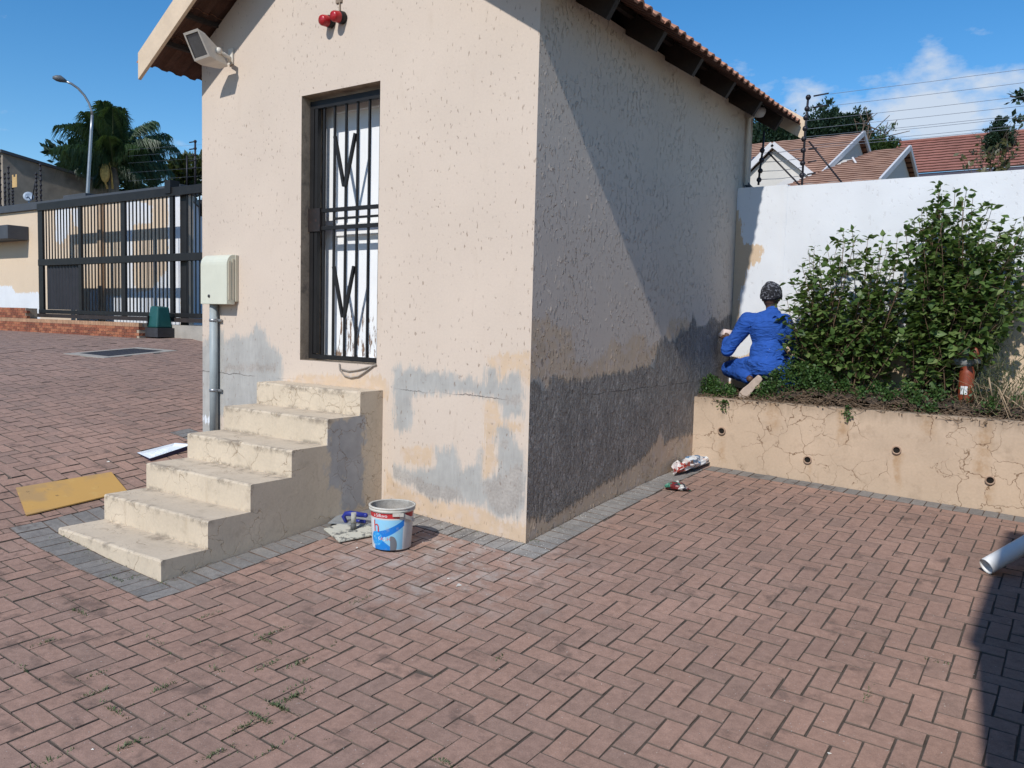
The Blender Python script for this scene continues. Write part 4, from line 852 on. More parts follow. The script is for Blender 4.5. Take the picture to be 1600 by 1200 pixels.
# overhanging branches at the right border
bt = thing('overhanging_tree', 'dark leafy branches of a tree reaching in at the right border', 'tree', ground_under(at_d(1780, 400, 14)))
mb = MB(); bb = np.array(bt.location); tr = at_d(1770, 120, 14); mb.tube([bb, tr], [.16, .08], 8); P = []
for a, b in (((1765, 180), (1578, 150)), ((1765, 200), (1586, 188)), ((1765, 150), (1590, 143)), ((1765, 140), (1640, 60)), ((1770, 250), (1640, 230))):
    A_, B_ = at_d(*a, 14), at_d(*b, 14); mb.tube([tr, A_, B_], [.06, .04, .012], 5); P += [A_+(B_-A_)*random.uniform(.55, 1)+np.random.normal(0, .05, 3) for _ in range(90)]
mb.build('trunk', BARK, bt); o = link('crown', foliage_mesh('crown', P, np.random.normal(0, 1, (len(P), 3)), .10, LM_DARK), bt); o.location = -bb
# left tree by the fence post
bl = [(at_d(x, y, 26), r) for x, y, r in ((285, 268, .45), (300, 275, .5), (275, 280, .45), (310, 285, .5), (290, 290, .5))]; clump_tree('small_tree', 'small bushy green tree behind the gate beside the fence corner post', ground_under(bl[0][0]), bl[0][0], bl, 1800, .20, leaf_mat('olive2', [(.03, .045, .014), (.05, .062, .02), (.07, .075, .03)], transl=.2), .07)
# hedge behind palm
bl = [(at_d(x, y, 27), r) for x, y, r in ((150, 285, .7), (130, 270, .6), (120, 255, .5), (195, 290, .7), (160, 300, .7), (225, 285, .45), (150, 245, .5))]; clump_tree('dark_tree', 'dense dark green tree behind the palm and street lamp', ground_under(bl[0][0]), bl[0][0], bl, 3200, .22, LM_DARK, .1)
# palm
pb = ground_under(at_d(173, 320, 24)); pc = at_d(178, 262, 24)
pm = thing('palm_tree', 'feather palm with drooping fronds behind the driveway gate', 'palm tree', pb)
mb = MB(); mb.tube([pb, pb+(pc-pb)*.5, pc-V(0, 0, .35), pc], [.15, .13, .12, .07], 12); mb.build('trunk', simple('palm_trunk', (.17, .14, .11), .9, .35, 14), pm)
PLM = leaf_mat('palm_leaf', [(.022, .050, .026), (.035, .072, .032), (.055, .105, .042), (.028, .058, .034), (.075, .11, .06)], transl=.25); PR = simple('palm_rib', (.10, .12, .05), .6)
ends = [(200, 176, -.3, .9), (180, 180, .3, .8), (150, 168, 0, .5), (138, 205, -.6, .7), (128, 235, .4, .8), (95, 240, -.3, .6), (110, 262, .3, .5), (250, 205, .6, .9), (262, 232, -.5, .9), (240, 190, .2, .9), (262, 268, .3, .8), (235, 285, -.4, .7), (215, 295, .5, .5), (130, 285, .6, .6), (170, 200, -1.2, .7), (190, 200, 1.2, .7), (225, 220, 1.0, .7), (150, 225, 1.1, .7), (205, 235, -1.2, .5), (250, 250, -1.1, .7), (215, 182, .9, .8), (160, 185, .8, .6), (228, 255, 1.2, .6), (188, 178, -.9, .8), (140, 255, -1.1, .5), (120, 215, -.9, .9), (240, 215, .3, 1.0), (255, 222, .9, .9), (170, 172, .5, .6), (205, 190, -1., .8), (222, 240, -.4, .9), (110, 248, -.8, .7), (245, 245, .4, .8), (190, 245, .9, .4), (155, 250, .3, .5), (230, 275, .7, .7), (128, 270, -.2, .7), (215, 205, 1.2, .8)]
for ex, ey, dep, sag in ends:
    e = at_d(ex, ey, 24)+_fw*dep*1.0; dv = e-pc; L = np.linalg.norm(dv); pts = []
    mid = pc+dv*.55+V(0, 0, .28*L*sag)
    for i in range(11):
        t_ = i/10; pts.append((1-t_)**2*pc+2*t_*(1-t_)*mid+t_*t_*e)
    mb = MB(); mb.tube(pts, [.03-.0026*i for i in range(11)], 5, mi=1); rib = pts
    for k in range(84):
        t_ = .12+.88*k/83; i = min(9, int(t_*10)); f = t_*10-i; p = pts[i]*(1-f)+pts[i+1]*f; d = pts[i+1]-pts[i]; d /= np.linalg.norm(d); sd = np.cross(d, [0, 0, 1]); sd /= np.linalg.norm(sd)+1e-6; upv = np.cross(sd, d)
        ll = .62*math.sin(math.pi*(.16+.78*t_))*min(1.2, L/1.4)*random.uniform(.75, 1.15)
        for s in (1, -1):
            tipv = p+(sd*s*.62+d*.55+upv*random.uniform(-.15, .2)+V(0, 0, -random.uniform(.2, 1.0)))*ll; m_ = p+(sd*s*.4+d*.25+upv*.15)*ll; w_ = d*.0105
            mb.add([p-w_, p+w_, m_+w_*1.1, m_-w_*1.1, tipv], [(0, 1, 2, 3), (3, 2, 4)])
    o = mb.build('frond', [PLM, PR], pm, fix=False); set_tint(o.data, 1)
mb = MB(); c = at_d(164, 270, 23.7); mb.ball(c, .17, 10, sc=(.7, .7, 1.5)); mb.tube([at_d(152, 255, 23.8), at_d(160, 272, 23.8), at_d(168, 295, 23.8)], [.012, .02, .03], 6); mb.tube([at_d(170, 252, 23.8), at_d(174, 270, 23.8), at_d(176, 295, 23.8)], [.012, .02, .03], 6)
mb.build('flower_cluster', simple('palm_flower', (.50, .33, .10), .7, .4, 18, .8, 40), pm)

# ------------------------------------------------------------------ neighbouring houses behind the boundary wall
def course_mat(name, col): return simple(name, col, .85, .2, .5, dirt=(col[0]*.55, col[1]*.5, col[2]*.5), dscale=.8, damt=.6)
TILE1 = course_mat('brown_roof_tile', (.36, .21, .145)); TILE2 = course_mat('red_roof_tile', (.27, .115, .09))
BUTT = simple('tile_butt', (.11, .055, .04), .95, .2, 1); WALLN = simple('pale_wall', (.52, .49, .45), .8, .06, .6); FASC = simple('white_fascia', (.55, .54, .55), .6, .05, 1)  # tile_butt: butt faces coloured dark as the shadow line under each course
def tiled_quad(mb, a, b, c, d, rise, seam, lip=.075):     # a-b eave, d-c ridge; stepped courses with vertical rolls
    a, b, c, d = [np.array(p, float) for p in (a, b, c, d)]; L = np.linalg.norm(d-a); n = max(2, int(L/(rise*1.25))); nv = np.cross(b-a, d-a); nv /= np.linalg.norm(nv); nv *= np.sign(nv[2])
    for i in range(n):
        t0, t1 = i/n, (i+1)/n; p, q_ = a+(d-a)*t0, b+(c-b)*t0; r_, s_ = b+(c-b)*t1, a+(d-a)*t1
        m = max(2, int(np.linalg.norm(q_-p)/seam)); top0 = []; top1 = []; bot = []
        for k in range(m+1):
            f = k/m; w = .03 if k % 2 else 0; top0.append(p+(q_-p)*f+nv*(lip+w*.6)); top1.append(s_+(r_-s_)*f+nv*(.02+w)); bot.append(p+(q_-p)*f)
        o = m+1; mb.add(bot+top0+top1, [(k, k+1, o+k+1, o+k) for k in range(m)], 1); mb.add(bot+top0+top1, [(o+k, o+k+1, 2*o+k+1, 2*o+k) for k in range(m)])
H1 = PY(1207, 225, 42)
nb1 = thing('gabled_house', 'house with tan tiled roofs and three white edged gables behind the white wall', 'house', (H1[0], 42, 6))
def quad(name, pts, mat, par, off=(0, .12, 0)): mb = MB(); mb.prism(pts, off); return mb.build(name, mat, par)
# gable 1 (faces the yard)
ap, le, re = PY(1207, 225, 42), PY(1163, 269, 42), PY(1287, 288, 42)
sl1 = (ap[2]-le[2])/(ap[0]-le[0]); 
wl = ap[0]-4.6; wr = re[0]-.5; zl = lambda x: ap[2]-abs(x-ap[0])*(sl1 if x < ap[0] else (ap[2]-re[2])/(re[0]-ap[0]))
mb = MB(); mb.prism([(wl, 42.3, 4), (wr, 42.3, 4), (wr, 42.3, zl(wr)-.25), (ap[0], 42.3, ap[2]-.25), (wl, 42.3, zl(wl)-.25)], (0, 8, 0)); mb.build('wall', WALLN, nb1)
for k in range(1, 6):
    z = ap[2]-.9*k; mb = MB(); hw = min(2.2, (ap[2]-z)*.55); 
def verge(par, a, b, w=.3, th=.12):
    a, b = np.array(a), np.array(b); mb = MB(); mb.bar(a, b, th, w, (0, 0, 1)); return mb.build('verge_board', FASC, par)
ll = V(ap[0]-5, 42, zl(ap[0]-5)); rl = V(re[0], 42, re[2]); verge(nb1, ll, ap); verge(nb1, ap, rl)
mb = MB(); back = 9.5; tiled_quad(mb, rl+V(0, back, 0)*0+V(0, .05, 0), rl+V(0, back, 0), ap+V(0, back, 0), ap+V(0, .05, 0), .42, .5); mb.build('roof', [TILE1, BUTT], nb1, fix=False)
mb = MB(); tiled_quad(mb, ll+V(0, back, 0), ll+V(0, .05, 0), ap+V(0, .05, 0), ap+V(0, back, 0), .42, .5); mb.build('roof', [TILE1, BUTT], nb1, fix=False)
# main roof, ridge along x, gable end facing right
r0, r1 = PY(1150, 240, 52), PY(1350, 208, 52); r0 = V(r0[0], 52, r1[2])
gb_ = PX(1284, 273, r1[0]); gf = V(r1[0], gb_[1], gb_[2]); rb = V(r1[0], 2*52-gb_[1], gb_[2])
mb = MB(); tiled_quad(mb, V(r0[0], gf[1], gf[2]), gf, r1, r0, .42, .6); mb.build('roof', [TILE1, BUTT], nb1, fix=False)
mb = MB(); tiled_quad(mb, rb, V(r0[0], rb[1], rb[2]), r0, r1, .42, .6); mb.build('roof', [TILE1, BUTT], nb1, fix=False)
verge(nb1, gf, r1); verge(nb1, r1, rb)
xx = r1[0]-.35; mb = MB(); mb.prism([(xx, gf[1]+.5, 4), (xx, rb[1]-.5, 4), (xx, rb[1]-.5, gf[2]+.1), (xx, 52, r1[2]-.35), (xx, gf[1]+.5, gf[2]+.1)], (-8, 0, 0)); mb.build('wall', WALLN, nb1)
# third gable
a3 = PY(1422, 231, 47); l3 = PX(1375, 283, a3[0]); f3 = V(a3[0], l3[1], l3[2]); b3 = PX(1449, 278, a3[0]); s3 = V(a3[0]-3.2, 47, a3[2]); s3[0] = PY(1366, 238, 47)[0]
sl3 = (a3[2]-l3[2])/(47-l3[1]); b3 = V(a3[0], 47+(47-l3[1]), l3[2])
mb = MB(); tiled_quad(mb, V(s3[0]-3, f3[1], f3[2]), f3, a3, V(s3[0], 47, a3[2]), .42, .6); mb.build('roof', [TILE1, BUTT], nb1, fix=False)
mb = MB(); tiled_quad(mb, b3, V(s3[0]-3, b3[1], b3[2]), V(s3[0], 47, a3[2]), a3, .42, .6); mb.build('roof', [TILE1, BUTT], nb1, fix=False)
verge(nb1, f3, a3); verge(nb1, a3, b3); xx = a3[0]-.35; mb = MB(); mb.prism([(xx, f3[1]+.4, 4), (xx, b3[1]-.4, 4), (xx, b3[1]-.4, f3[2]+.2), (xx, 47, a3[2]-.35), (xx, f3[1]+.4, f3[2]+.2)], (-5, 0, 0)); mb.build('wall', WALLN, nb1)
an = [PY(*p, 44) for p in [(1332, 246), (1343, 264), (1338, 268), (1352, 256)]]; mb = MB(); mb.tube([an[0], an[1]], .06, 6); mb.tube([an[1], an[3]], .04, 6); mb.ball(PY(1340, 266, 44), .25, 8, sc=(1, .3, .4)); tag(mb.build('roof_aerial', FASC, None), 'white aerial rod on the tan roof between the gables', 'aerial')
sp_ = [PY(1176, 247, 47), PY(1186, 244, 47), PY(1180, 256, 47), PY(1165, 262, 47)]
mb = MB(); mb.prism(sp_, (0, .2, .1)); mb.build('solar_panel', simple('panel_blue', (.02, .035, .08), .25), nb1)
# red roofed house
rh = thing('red_roofed_house', 'long low house with a red tiled roof behind the white wall at right', 'house', (0, 75, 8))
ra, rb_ = PY(1405, 225, 78), PY(1720, 222, 78); rb_[2] = ra[2]; ea = PY(1447, 270, 73); ez = ea[2]
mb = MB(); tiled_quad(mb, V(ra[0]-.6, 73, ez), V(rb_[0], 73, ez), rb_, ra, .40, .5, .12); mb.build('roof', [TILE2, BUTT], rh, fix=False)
mb = MB(); mb.tube([ra+V(0, 0, .12), rb_+V(0, 0, .12)], .16, 8); mb.build('ridge', TILE2, rh)
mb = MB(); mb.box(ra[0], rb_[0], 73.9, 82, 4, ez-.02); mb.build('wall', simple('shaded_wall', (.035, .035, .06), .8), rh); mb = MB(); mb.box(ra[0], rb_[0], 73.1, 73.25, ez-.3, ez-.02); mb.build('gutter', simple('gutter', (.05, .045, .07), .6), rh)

# ------------------------------------------------------------------ shrubs in the planting bed
LCOL = [(.045, .088, .022), (.075, .135, .034), (.12, .19, .046), (.055, .105, .028), (.17, .24, .07), (.085, .15, .038), (.145, .205, .062), (.20, .25, .09)]
LF_O = leaf_mat('shrub_leaf', LCOL, obj=True, rough=.45, transl=.36); LF_S = leaf_mat('shrub_leaf_joined', LCOL, rough=.45, transl=.36)
STEM = simple('shrub_stem', (.12, .075, .045), .85, .3, 20)
def leaf_shape(seed):
    rr = random.Random(seed); w = rr.uniform(.30, .36); dr = rr.uniform(.05, .22); fold = rr.uniform(.05, .14)
    v = [(0, 0, 0), (-w*.8, .28, fold), (w*.8, .28, fold), (0, .33, .02), (-w, .5, fold*.8-dr*.2), (w, .5, fold*.8-dr*.2), (-w*.55, .78, fold*.4-dr*.6), (w*.55, .78, fold*.4-dr*.6), (0, .72, -dr*.45), (0, 1.05, -dr)]
    f = [(0, 3, 1), (0, 2, 3), (3, 8, 6, 4), (3, 4, 1), (3, 2, 5), (3, 5, 7, 8), (8, 9, 6), (8, 7, 9)]
    return v, f
LSH = [leaf_shape(i) for i in range(4)]
def leaf_matrix(p, d, size):
    d = Vector(d).normalized(); up = Vector((0, 0, 1))+Vector(np.random.normal(0, .45, 3)); x = d.cross(up)
    if x.length < 1e-3: x = Vector((1, 0, 0))
    x.normalize(); z = x.cross(d); m = Matrix.Identity(4)
    for i in range(3): m[i][0] = x[i]*size; m[i][1] = d[i]*size; m[i][2] = z[i]*size
    m[0][3], m[1][3], m[2][3] = p; return m
def shrub(label, bases, targets, lsize, nodes, seed, f0=.35):
    random.seed(seed); np.random.seed(seed); base = np.mean(bases, 0); t = thing('shrub', label, 'shrub', base, 'leafy shrubs in the planting bed'); mb = MB(); L = []
    for tg in targets:
        b = np.array(random.choice(bases))+np.random.normal(0, .03, 3)*V(1, 1, 0); tg = np.array(tg); mid = b+(tg-b)*.5+V(*(np.random.normal(0, .05, 2)), .06)
        pts = [(1-s)**2*b+2*s*(1-s)*mid+s*s*tg for s in np.linspace(0, 1, 8)]; mb.tube(pts, np.linspace(.0075, .002, 8), 5)
        ang = random.uniform(0, 6.28); ln = np.linalg.norm(tg-b); nn = int(nodes*ln/1.0)
        for k in range(nn):
            s = f0+(1-f0)*k/(nn-1); i = min(6, int(s*7)); p = pts[i]+(pts[i+1]-pts[i])*(s*7-i); ang += 1.57+random.gauss(0, .3)
            for h in (0, math.pi):
                if random.random() < .12: continue
                a = ang+h+random.gauss(0, .25); d = V(math.cos(a), math.sin(a), random.uniform(-.35, .55)); pet = .02+.03*random.random()
                sz = lsize*random.uniform(.5, 1.3)*(1.0 if s < .9 else .75); q = p+d*pet; L.append((q, d, sz))
                if random.random() < .5 and s < .93:      # side twig with a few leaves
                    e = p+d*random.uniform(.06, .15)+V(0, 0, .03); mb.tube([p, e], [.002, .0012], 3, cap=False)
                    for w in range(3): dd = d+np.random.normal(0, .6, 3); L.append((e, dd, lsize*random.uniform(.5, 1.0)))
        for w in range(3): L.append((tg, np.random.normal(0, .5, 3)+V(0, 0, .7), lsize*random.uniform(.5, .8)))
    mb.build('stems', STEM, t)
    depth = [((p-CAM)@_fw)-1.2*s_+random.random()*.25 for p, d, s_ in L]; order = np.argsort(depth); near = set(order[:300].tolist())
    mesh = []
    for v, f in LSH: m2 = MB(); m2.add(v, f, 0, True); mesh.append(m2.mesh('leaf', LF_O, fix=False))
    mb = MB(); off = Vector(base)
    for i, (p, d, s_) in enumerate(L):
        m = leaf_matrix(p-base, d, s_); k = random.randrange(4)
        if i in near: o = bpy.data.objects.new('leaf', mesh[k]); COL.objects.link(o); o.parent = t; o.matrix_basis = m
        else: v, f = LSH[k]; mb.add([m @ Vector(q) for q in v], f, 0, True)
    o = link('foliage', mb.mesh('foliage', LF_S, fix=False), t); set_tint(o.data, 8); stuff(o); return len(L)
def inside(poly, n, ylo, yhi, top=0):
    P = np.array(poly, float); lo, hi = P.min(0), P.max(0); out = []
    while len(out) < n:
        x, y = random.uniform(lo[0], hi[0]), random.uniform(lo[1], hi[1])
        if sdf(np.array([[x, y]]), P)[0] > 0: out.append(PY(x, y, random.uniform(ylo, yhi)))
    return out
random.seed(11)
left_poly = [(1238, 560), (1230, 520), (1238, 470), (1246, 425), (1262, 400), (1278, 402), (1300, 385), (1318, 362), (1338, 372), (1350, 385), (1375, 372), (1392, 380), (1412, 400), (1425, 440), (1430, 500), (1400, 560), (1330, 585), (1270, 590)]
tg = inside(left_poly, 74, 3.0, 3.5)+[PY(*p, 3.25) for p in [(1236, 440), (1246, 440), (1264, 398), (1272, 388), (1318, 362), (1332, 360), (1356, 372), (1380, 370), (1402, 372), (1230, 500), (1226, 530), (1240, 480)]]+[PY(*p, 3.0) for p in [(1232, 500), (1236, 530), (1226, 545), (1240, 555), (1230, 470), (1246, 515)]]
bs = [V(1.15, 3.3, .82), V(1.3, 3.25, .82), V(1.0, 3.25, .82), V(1.4, 3.35, .82)]
nl = shrub('lower rounded leafy shrub beside the kneeling worker', bs, tg, .080, 13, 21, .28)
right_poly = [(1400, 560), (1405, 480), (1408, 420), (1418, 370), (1432, 350), (1446, 330), (1462, 300), (1478, 308), (1500, 300), (1520, 305), (1540, 335), (1562, 345), (1592, 360), (1625, 345), (1640, 420), (1600, 480), (1565, 520), (1540, 560), (1480, 580)]
tg = inside(right_poly, 92, 2.98, 3.5)+[PY(*p, 3.25) for p in [(1440, 330), (1466, 296), (1470, 290), (1492, 302), (1510, 298), (1520, 310), (1546, 322), (1550, 325), (1588, 345), (1600, 350), (1415, 360), (1428, 345), (1470, 310), (1505, 318)]]
bs = [V(1.85, 3.35, .82), V(1.95, 3.3, .82), V(2.05, 3.3, .82), V(1.75, 3.3, .82), V(2.15, 3.35, .82)]
nr = shrub('taller leafy shrub at the right end of the planting bed with bare stems below', bs, tg, .084, 13, 22, .32)
print('leaves', nl, nr)
# low weeds, twigs and dry grass
random.seed(31); np.random.seed(31)

WCOL = [(.03, .075, .02), (.055, .12, .03), (.09, .16, .04), (.035, .085, .025), (.07, .10, .03)]
WL = leaf_mat('weed_leaf', WCOL, rough=.5)
P = []; N = []
def weeds(n, x0, x1, y0, y1, hmax, fx=None):
    for _ in range(n):
        x = random.uniform(x0, x1); y = random.uniform(y0, y1); h = hmax*random.random()**.8*(fx(x) if fx else 1); z = soil_z(x, y)+h
        P.append((x, y, z)); N.append((random.gauss(0, .6), random.gauss(-.2, .6), random.uniform(-.1, .9)))
def humps(lst, n, r, hmax):
    for cx, cy, k in lst:
        for _ in range(int(n*k)):
            a = random.uniform(0, 6.28); d = abs(random.gauss(0, .55))*r*k; x, y = cx+math.cos(a)*d, max(PYF-.02, cy+math.sin(a)*d*.6); x = max(.01, x)
            z = soil_z(x, y)+max(0, hmax*k*(1-(d/(1.5*r*k))**2))*random.random()**.6; P.append((x, y, z)); N.append((random.gauss(0, .6), random.gauss(-.3, .6), random.uniform(-.1, .9)))
humps([(.08, 3.0, 1.0), (.02, 3.15, .9), (.16, 2.96, .8), (.24, 3.05, .6), (.30, 2.96, .5)], 420, .14, .20)
humps([(.70, 2.98, 1.), (.82, 3.0, 1.2), (.95, 3.02, 1.1), (1.08, 3.05, .9), (.60, 2.95, .6), (.9, 3.12, 1.2), (1.15, 2.98, .6), (1.3, 3.0, .5), (1.45, 2.95, .4)], 470, .17, .24)
humps([(1.65, 2.95, .5), (1.8, 3.0, .7), (1.9, 2.93, .6), (2.02, 3.0, .6), (2.0, 2.9, .4), (2.42, 2.95, .5), (1.55, 3.05, .6)], 300, .15, .20)
weeds(160, .3, 2.95, PYF+.1, 3.4, .05); weeds(300, 1.5, 2.9, 2.86, 3.1, .16)
# weeds spilling over the wall
for cx in (.30, 1.38): humps([(cx, PYF-.01, .25)], 150, .10, .03); P += [(cx+random.gauss(0, .025), PYF-.012-random.random()*.02, .80-abs(random.gauss(0, .04))) for _ in range(40)]; N += [(random.gauss(0, .5), -.5, random.gauss(0, .5)) for _ in range(40)]
stuff(tag(link('weeds', foliage_mesh('weeds', P, N, .026, WL, .62)), 'low green weeds creeping over the planting bed', 'weeds'))
DRY = simple('dry_twig', (.21, .145, .095), .9, .35, 30); mb = MB()
for _ in range(1000):
    x = random.uniform(.02, 3.0); y = random.uniform(PYF-.015, 3.25) if random.random() < .35 else random.uniform(PYF-.015, PYF+.14); z = soil_z(x, y)+random.uniform(.0, .03); a = random.uniform(0, 6.28); l = random.uniform(.04, .15)
    p = V(x, y, z); e = p+V(math.cos(a)*l, math.sin(a)*l*.4, random.uniform(-.035, .05)*l/.1); m_ = (p+e)/2+V(random.gauss(0, .012), random.gauss(0, .008), random.gauss(.004, .014)); mb.tube([p, m_, e], [.0026, .0022, .001], 3, cap=False)
stuff(tag(mb.build('dry_twigs', DRY, None, fix=False), 'dry twigs and roots littering the edge of the planting bed', 'twigs'))
mb = MB(); LIT = simple('leaf_litter', (.075, .05, .033), .95, .5, 40)
P = [(random.uniform(.02, 3.0), random.uniform(PYF, 3.5), 0) for _ in range(2600)]; P = [(x, y, soil_z(x, y)+random.uniform(.0, .03)) for x, y, z in P]
LM_L = leaf_mat('dead_leaf', [(.06, .035, .022), (.10, .06, .035), (.045, .03, .02), (.14, .09, .05)], transl=.05, rough=.8)
stuff(tag(link('leaf_litter', foliage_mesh('leaf_litter', P, np.random.normal(0, 1, (len(P), 3))*V(1, 1, .3), .035, LM_L, .5)), 'dark layer of dead leaves on the bed soil', 'leaf litter'))
gb1 = thing('dry_grass_clump', 'tangled clump of dry brown grass and sticks at the right end of the bed', 'dry grass', (2.5, 3.0, .82)); mb = MB()
for _ in range(120):
    b = V(random.gauss(2.52, .10), random.gauss(3.05, .06), .82); a = random.uniform(0, 6.28); l = random.uniform(.1, .42); e = b+V(math.cos(a)*l*.6, math.sin(a)*l*.35, l*random.uniform(.1, 1.)); m_ = (b+e)/2+V(0, 0, l*.25); mb.tube([b, m_, e], [.003, .0025, .001], 3, cap=False)
for p in [((1555, 640), (1575, 600)), ((1540, 645), (1552, 655)), ((1580, 650), (1560, 605)), ((1545, 590), (1552, 630)), ((1600, 640), (1570, 618))]: mb.tube([PY(*p[0], 2.93), PY(*p[1], 2.97)], .006, 4)
mb.build('stalks', simple('dry_stalk', (.30, .22, .14), .9, .3, 20), gb1, fix=False)
P = [(random.gauss(2.42, .13), random.gauss(3.2, .12), .85+abs(random.gauss(0, .26))) for _ in range(1500)]; o = link('blades', foliage_mesh('blades', P, np.random.normal(0, .35, (1500, 3))+V(0, 0, 1), .07, leaf_mat('grey_green', [(.05, .07, .03), (.09, .10, .05), (.14, .12, .07)], rough=.7), .10), gb1); o.location = (-2.5, -3.0, -.82)
# red hydrant post
hy = thing('hydrant', 'red hydrant post with grey valve head and white label among the weeds', 'hydrant', (2.2, 3.15, .80)); hx, hyy = PY(1510, 600, 3.15)[0], 3.15
zt = lambda y: PY(1510, y, hyy)[2]
RED = simple('hydrant_red', (.21, .045, .02), .45, .2, 9, dirt=(.10, .015, .01), dscale=9, damt=.52)
mb = MB(); mb.lathe([(.058, .78), (.058, zt(584)), (.055, zt(580)), (.05, zt(577)), (.05, zt(572))], (hx, hyy, 0), 20); mb.lathe([(.05, zt(560)), (.055, zt(552)), (.05, zt(543)), (.0, zt(540))], (hx+.045, hyy, 0), 18); mb.build('post', RED, hy)
mb = MB(); zc = zt(566); mb.ball((hx-.02, hyy-.0, zc), .062, 14, sc=(1.1, 1, .8)); mb.tube([(hx-.11, hyy-.02, zc+.01), (hx-.02, hyy, zc)], .035, 12); mb.tube([(hx, hyy, zc), (hx+.085, hyy-.03, zc+.02)], .028, 12); mb.lathe([(.042, .05), (.042, .085), (0, .09)], (hx-.015, hyy, zc), 16); mb.build('valve', simple('valve_grey', (.17, .17, .165), .5, .2, 12), hy)
mb = MB(); mb.lathe([(.045, .088), (.045, .10), (0, .105)], (hx-.015, hyy, zc), 16); mb.build('hand_wheel', simple('wheel_green', (.03, .12, .06), .5), hy)
mb = MB(); zl0, zl1 = zt(616), zt(603); pts = [(hx+.0595*math.sin(a), hyy-.0595*math.cos(a)) for a in np.linspace(-.62, .28, 7)]; mb.add([(x, y, z) for x, y in pts for z in (zl0, zl1)], [(2*k, 2*k+2, 2*k+3, 2*k+1) for k in range(6)]); mb.build('label', simple('label_white', (.66, .67, .68), .5, .1, 20), hy)

# ------------------------------------------------------------------ kneeling worker
def cap_(mb, a, b, ra, rb, sq=(1, 1)):
    a, b = np.array(a, float), np.array(b, float); mb.tube([a, b], [ra, rb], 14); mb.ball(a, ra, 14); mb.ball(b, rb, 14)
def ell(mb, c, r): mb.ball(c, 1., 18, sc=r)
def organic(name, mb, mat, parent, vox, smooth=5, disp=0, dsz=.08):
    o = mb.build(name, mat, parent, fix=False); m = o.modifiers.new('r', 'REMESH'); m.mode = 'VOXEL'; m.voxel_size = vox
    s = o.modifiers.new('s', 'SMOOTH'); s.iterations = smooth; s.factor = .5
    if disp:
        tx = bpy.data.textures.new('folds', 'CLOUDS'); tx.noise_scale = dsz; tx.noise_depth = 2; d = o.modifiers.new('d', 'DISPLACE'); d.texture = tx; d.strength = disp; d.mid_level = .5; d.texture_coords = 'LOCAL'
    return bake(o)
pe = thing('person', 'worker in blue overalls and patterned beanie squatting with back turned, painting the wall', 'person', (.5, 3.15, .84))
SKIN = simple('dark_skin', (.085, .045, .03), .5, .15, 12)
t = NT('blue_overall'); wv = t.noise(9, 4); x, y, z = t.sep(t.pos)
c = t.val((.022, .085, .36, 1), t.noise(6, 5), .82, 1.2); st_ = t.math('MULTIPLY', t.step(t.noise(1., 4, .7, t.map((60, 60, 22))), .66, .72), t.step(t.noise(6, 2), .48, .6)); c = t.mix(t.math('MULTIPLY', st_, .55), c, (.42, .48, .62))
c = t.mix(t.math('MULTIPLY', t.step(t.noise(4, 5, .6), .55, .75), .35), c, (.07, .15, .40))
BLUE = t.out(c, .8, t.bump(t.math('ADD', t.noise(1., 2, .5, t.map((7, 7, 17), rot=(.2, .5, .3)), 1.6), t.math('MULTIPLY', t.noise(260, 2), .12)), 1., .03), spec=.2)
t = NT('beanie_knit'); v1 = t.vor(70, t.map((1, 1, 1.5))); c = t.mix(t.step(v1, .42, .50), (.010, .010, .014), (.16, .165, .19)); c = t.mix(t.step(t.noise(45, 2), .42, .5), c, (.014, .014, .018)); BEAN = t.out(c, .9, t.bump(v1, .6, .006))
HC = PY(1205, 461, 3.26)
sL, sR = PY(1170, 500, 3.20), PY(1224, 503, 3.20); eL = PY(1137, 546, 3.20); wL = PY(1138, 528, 3.31); eR = V(.78, 3.34, 1.30); wR = V(.76, 3.50, 1.46)
hL, hR = PY(1183, 573, 3.17), PY(1216, 575, 3.17); kL = PY(1141, 576, 3.42); kR = V(.93, 3.46, 1.14); aL = PY(1172, 592, 3.05); aR = V(.72, 3.10, .95)
nk = PY(1207, 487, 3.235)
mb = MB(); ell(mb, HC+V(0, .005, -.02), (.075, .092, .108)); cap_(mb, nk-V(0, 0, .05), HC-V(0, 0, .06), .052, .05); ell(mb, PY(1201, 525, 3.19), (.13, .09, .17)); ell(mb, PY(1199, 566, 3.17), (.12, .10, .10))
mb.ball(HC+V(.008, .098, -.045), .02, 8); mb.ball(HC+V(-.078, .0, -.035), .022, 8, sc=(.5, 1, 1.3)); mb.ball(HC+V(.078, .0, -.035), .022, 8, sc=(.5, 1, 1.3))
for s_, e_, w_ in ((sL, eL, wL), (sR, eR, wR)): cap_(mb, s_, e_, .045, .036); cap_(mb, e_, w_, .036, .026)
for h_, k_, a_ in ((hL, kL, aL), (hR, kR, aR)): cap_(mb, h_, k_, .07, .05); cap_(mb, k_, a_, .048, .032)
def hand(mb, w, d, up):
    d = np.array(d)/np.linalg.norm(d); up = np.array(up, float); sd = np.cross(d, up); sd /= np.linalg.norm(sd); up = np.cross(sd, d); pc_ = w+d*.06; mb.tube([w, w+d*.03, pc_, w+d*.095], [.024, .034, .038, .032], 10)
    for i, (o_, l_) in enumerate(((-.030, .062), (-.010, .074), (.011, .070), (.030, .055))):
        b = w+d*.09+sd*o_; m1 = b+d*l_*.5-up*.006; m2 = b+d*l_*.85-up*.03; mb.tube([b, m1, m2], [.0095, .009, .008], 8); mb.ball(m2, .008, 8)
    b = w+d*.035+sd*-.034; m1 = b+d*.03-sd*.02-up*.01; m2 = b+d*.062-sd*.018-up*.025; mb.tube([b, m1, m2], [.012, .011, .009], 8); mb.ball(m2, .009, 8)
